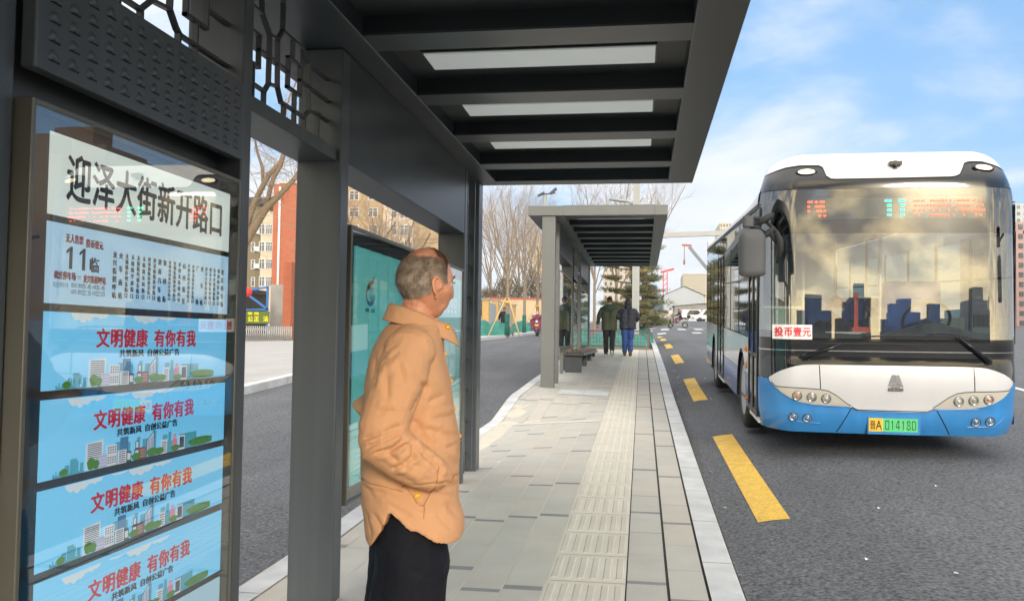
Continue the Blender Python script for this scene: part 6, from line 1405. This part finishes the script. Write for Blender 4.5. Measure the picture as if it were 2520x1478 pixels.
block('brown stepped tower just over the bus roof edge', 1771, 1800, 548, 700, 300, 20, 'tower_tan', rows=12, cols=4); block('pink block beyond the right side of the bus', 2503, 2640, 545, 830, 120, 20, 'pink_wall', rows=12, cols=6); block('pale tower behind the pink block at the right edge', 2500, 2600, 500, 700, 220, 20, 'shed_white', rows=12, cols=6)
def shed(label, u0, u1, v0, v1, Y, dpt, m, ridge):
    a, c = at(u0, v1, Y), at(u1, v0, Y); t = thing('shed', label, 'shed', ((a.x + c.x) / 2, Y + dpt / 2, a.z - 1)); xm = (a.x + c.x) / 2; zr = c.z + ridge
    b = MB(); pg = [(a.x, a.z - 2), (c.x, a.z - 2), (c.x, c.z), (xm, zr), (a.x, c.z)]; b.prism(pg, (0, Y + dpt, 0), (1, 0, 0), (0, 0, 1), dpt); b.build('wall', m, t)
    b = MB(); o = .4; b.add([(a.x - o, Y - o, c.z - .1), (xm, Y - o, zr + .12), (xm, Y + dpt, zr + .12), (a.x - o, Y + dpt, c.z - .1), (c.x + o, Y - o, c.z - .1), (c.x + o, Y + dpt, c.z - .1)], [(0, 1, 2, 3), (1, 4, 5, 2)]); b.build('roof', 'shed_grey', t)
    b = MB()
    for k in range(18): x = a.x + (c.x - a.x) * (k + .5) / 18; b.box(x - .05, x + .05, Y - .06, Y - .005, a.z - 2, min(c.z, c.z))
    b.build('ribs', m, t); return t
shed('white ribbed site shed with a low gable at the end of the road', 1634, 1732, 726, 772, 190, 20, 'shed_white', 1.8); shed('lower grey shed to the left of the white one', 1608, 1640, 735, 780, 205, 15, 'shed_grey', 1.0); shed('long flat grey shed below the white gabled one', 1660, 1800, 752, 780, 175, 10, 'concrete', .3)
block('blue grey site hoarding along the end of the road', 1480, 1900, 772, 800, 165, .3, 'hoarding', 'site_hoarding', 'hoarding'); block('bright blue poster board on the hoarding behind the pines', 1602, 1626, 764, 779, 163, .3, 'sky_blue', 'poster_board', 'poster'); block('bright blue cabin roof glimpsed through the pine branches', 1590, 1617, 700, 717, 150, 5, 'sky_blue', 'site_cabin', 'cabin'); block('white low wall panels behind the parked cars', 1688, 1800, 766, 786, 158, .4, 'paper_white', 'low_wall', 'wall')
a, c = at(1637, 720, 230), at(1637, 670, 230); t = thing('tower_crane', 'red mast crane beyond the pines', 'crane', (a.x, 230, 4)); b = MB()
for s in (-.5, .5): b.bar((a.x + s, 230, 4), (a.x + s, 230, c.z), .25)
for k in range(9): z = 6 + k * (c.z - 7) / 9; b.bar((a.x - .5, 230, z), (a.x + .5, 230, z + 1.1), .16)
b.build('mast', 'crane_red', t); b = MB(); b.bar((a.x - 1.2, 230, c.z), (a.x + 2.2, 230, c.z + .9), .5); b.build('jib', 'crane_red', t)
p, q = at(1696, 607, 150), at(1772, 700, 150); t = thing('mobile_crane', 'dark crane boom with an orange tip and a hanging hook, behind the bus', 'crane', (q.x + 4, 150, 4)); b = MB(); b.bar(p, q, .5, .5); b.bar(q, q + Vector((6, 0, -8)), 1, 1); b.build('boom', 'crane_dark', t); b = MB(); b.bar(p + Vector((-1.2, 0, .3)), p + Vector((.4, 0, .2)), .3); b.build('boom_head', 'brick_red', t); b = MB(); b.tube([p + Vector((-.8, 0, .2)), p + Vector((-.8, 0, -2.2))], .06, 6); b.tube([p + Vector((-.8, 0, -2.2)), p + Vector((-.8, 0, -3.0))], .16, 6); b.build('hook', 'brick_red', t)
def car(label, loc, rz, van=False):
    t = thing('parked_car', label, 'car', loc, rz, 'white cars at the end of the road', False); L_, Wd, Hh = (4.5, 1.8, 1.46) if not van else (4.6, 1.8, 1.85)
    prof_ = [(-2.25, .35), (-2.25, .8), (-2.05, .95), (-1.75, 1.0), (-1.1, Hh - .06), (-.6, Hh), (.5, Hh), (1.15, 1.02), (2.05, .85), (2.25, .6), (2.25, .35)] if not van else [(-2.3, .35), (-2.3, 1.0), (-2.15, Hh - .1), (-1.9, Hh), (.9, Hh), (1.6, 1.1), (2.2, .95), (2.3, .6), (2.3, .35)]
    b = MB(); b.prism(prof_, (0, Wd / 2, 0), (1, 0, 0), (0, 0, 1), Wd); b.build('body', 'car_white', t, bevel=.06)
    b = MB(); b.add([(1.12, -.78, 1.05), (1.12, .78, 1.05), (.55, .70, Hh - .03), (.55, -.70, Hh - .03)], [(0, 1, 2, 3)]) if not van else b.add([(1.62, -.78, 1.12), (1.62, .78, 1.12), (.95, .70, Hh - .05), (.95, -.70, Hh - .05)], [(0, 1, 2, 3)]); b.v = [(x + .03, y, z + .02) for x, y, z in b.v]; b.build('windscreen', 'car_glass', t)
    rr_ = [(-1.72, 1.03), (-1.12, Hh - .08)] if not van else [(-2.28, 1.1), (-2.16, Hh - .15)]
    b = MB(); b.add([(rr_[0][0], -.76, rr_[0][1]), (rr_[0][0], .76, rr_[0][1]), (rr_[1][0], .68, rr_[1][1]), (rr_[1][0], -.68, rr_[1][1])], [(0, 3, 2, 1)]); b.v = [(x - .03, y, z + .02) for x, y, z in b.v]; b.build('rear_window', 'car_glass', t)
    for s in (-1, 1):
        b = MB(); y = s * (Wd / 2 + .004); b.add([(-1.5, y, 1.0), (1.0, y, 1.02), (.5, y, Hh - .08), (-.95, y, Hh - .08)], [(0, 1, 2, 3)] if s < 0 else [(3, 2, 1, 0)]); b.build('side_window', 'car_glass', t)
        for x in (-1.4, 1.4): MB().lathe([(.31, -.1), (.33, -.06), (.33, .06), (.31, .1)], (x, s * .8, .33), (0, 1, 0), 20).build('wheel', 'rubber', t)
        MB().box(2.2, 2.27, s * .6 - .15, s * .6 + .15, .65, .78).build('headlight', 'lens', t); MB().box(-2.28, -2.22, s * .65 - .14, s * .65 + .14, .75, .9).build('tail_light', 'red_plastic', t)
    return t
def cl(u, Y): x = at(u, 795, Y).x; return (x, Y, rz_(x, Y))
car('white saloon car on the road beyond the crossing, left of the scooter', cl(1640, 138), R_(-95)); car('white van parked behind the black top box of the scooter', cl(1708, 148), R_(10), True); car('white car parked half hidden by the rear of the bus', cl(1742, 146), R_(185), True)

# ------------------------------------------------------------------ across the road and behind the camera: what the glass reflects
def tower(label, x, y, w, d, h, m, rows, cols, seed=0):
    t = thing('tower_block', label, 'building', (x, y, -1), 0, 'tower blocks mirrored in the glass'); zb = prof(max(-60, min(y, 300))) - 1; MB().box(x - w / 2, x + w / 2, y - d / 2, y + d / 2, zb, h).box(x - w * .2, x + w * .25, y - d * .2, y + d * .25, h + .002, h + 3).build('wall', m, t); b = MB()
    for i in range(cols):
        for j in range(rows):
            z = 4 + (h - 6) * j / rows
            b.box(x - w / 2 + w * (i + .3) / cols, x - w / 2 + w * (i + .7) / cols, y + d / 2 + .02, y + d / 2 + .1, z, z + (h - 6) / rows * .55); b.box(x - w / 2 - .1, x - w / 2 - .02, y - d / 2 + d * (i + .3) / cols, y - d / 2 + d * (i + .7) / cols, z, z + (h - 6) / rows * .55)
    b.build('windows', 'window_dark', t)
tower('brown tower across the road, mirrored at the left of the stop name', 66, 92, 12, 9, 21, 'tower_brown', 8, 3); tower('taller brown tower across the road, mirrored above the stop name', 68, 103, 12, 9, 24.5, 'tower_brown', 9, 3); tower('dark tower across the road, mirrored over the middle of the route board', 70, 116, 12, 10, 23, 'tower_brown', 9, 4)
R = random.Random(12)
for k, (x, y, w, h, lb) in enumerate(((22, -150, 9, 5.5, 'thin dark tower mirrored at the left of the windscreen'), (30, -170, 10, 10, 'tall dark tower mirrored left of centre in the windscreen'), (44, -160, 9, 5.5, 'squat dark block mirrored over the passenger'), (54, -180, 14, 7.5, 'wide dark block mirrored in the middle of the windscreen'), (66, -170, 12, 6, 'low dark block mirrored over the steering wheel'), (78, -175, 14, 5, 'lowest dark block mirrored right of the wheel'), (86, -165, 11, 9.5, 'slab tower mirrored at the right of the windscreen'), (104, -170, 14, 8, 'dark block mirrored by the right corner pillar'), (8, -160, 16, 7, 'dark block mirrored by the left corner pillar'))): tower(lb, x, y, w, 12, h, 'tower_grey', 7, 4)

# ------------------------------------------------------------------ thin haze in the air
hm = bpy.data.materials.new('haze'); hm.use_nodes = True; t_ = hm.node_tree; t_.nodes.clear(); o_ = t_.nodes.new('ShaderNodeOutputMaterial'); v_ = t_.nodes.new('ShaderNodeVolumePrincipled'); v_.inputs['Color'].default_value = (.86, .89, .93, 1); v_.inputs['Density'].default_value = .00045; v_.inputs['Anisotropy'].default_value = .2; t_.links.new(v_.outputs[0], o_.inputs['Volume']); MATS['haze'] = hm
tag(MB().box(-465, 465, -245, 575, -24, 62).build('haze', 'haze'), kind='stuff')
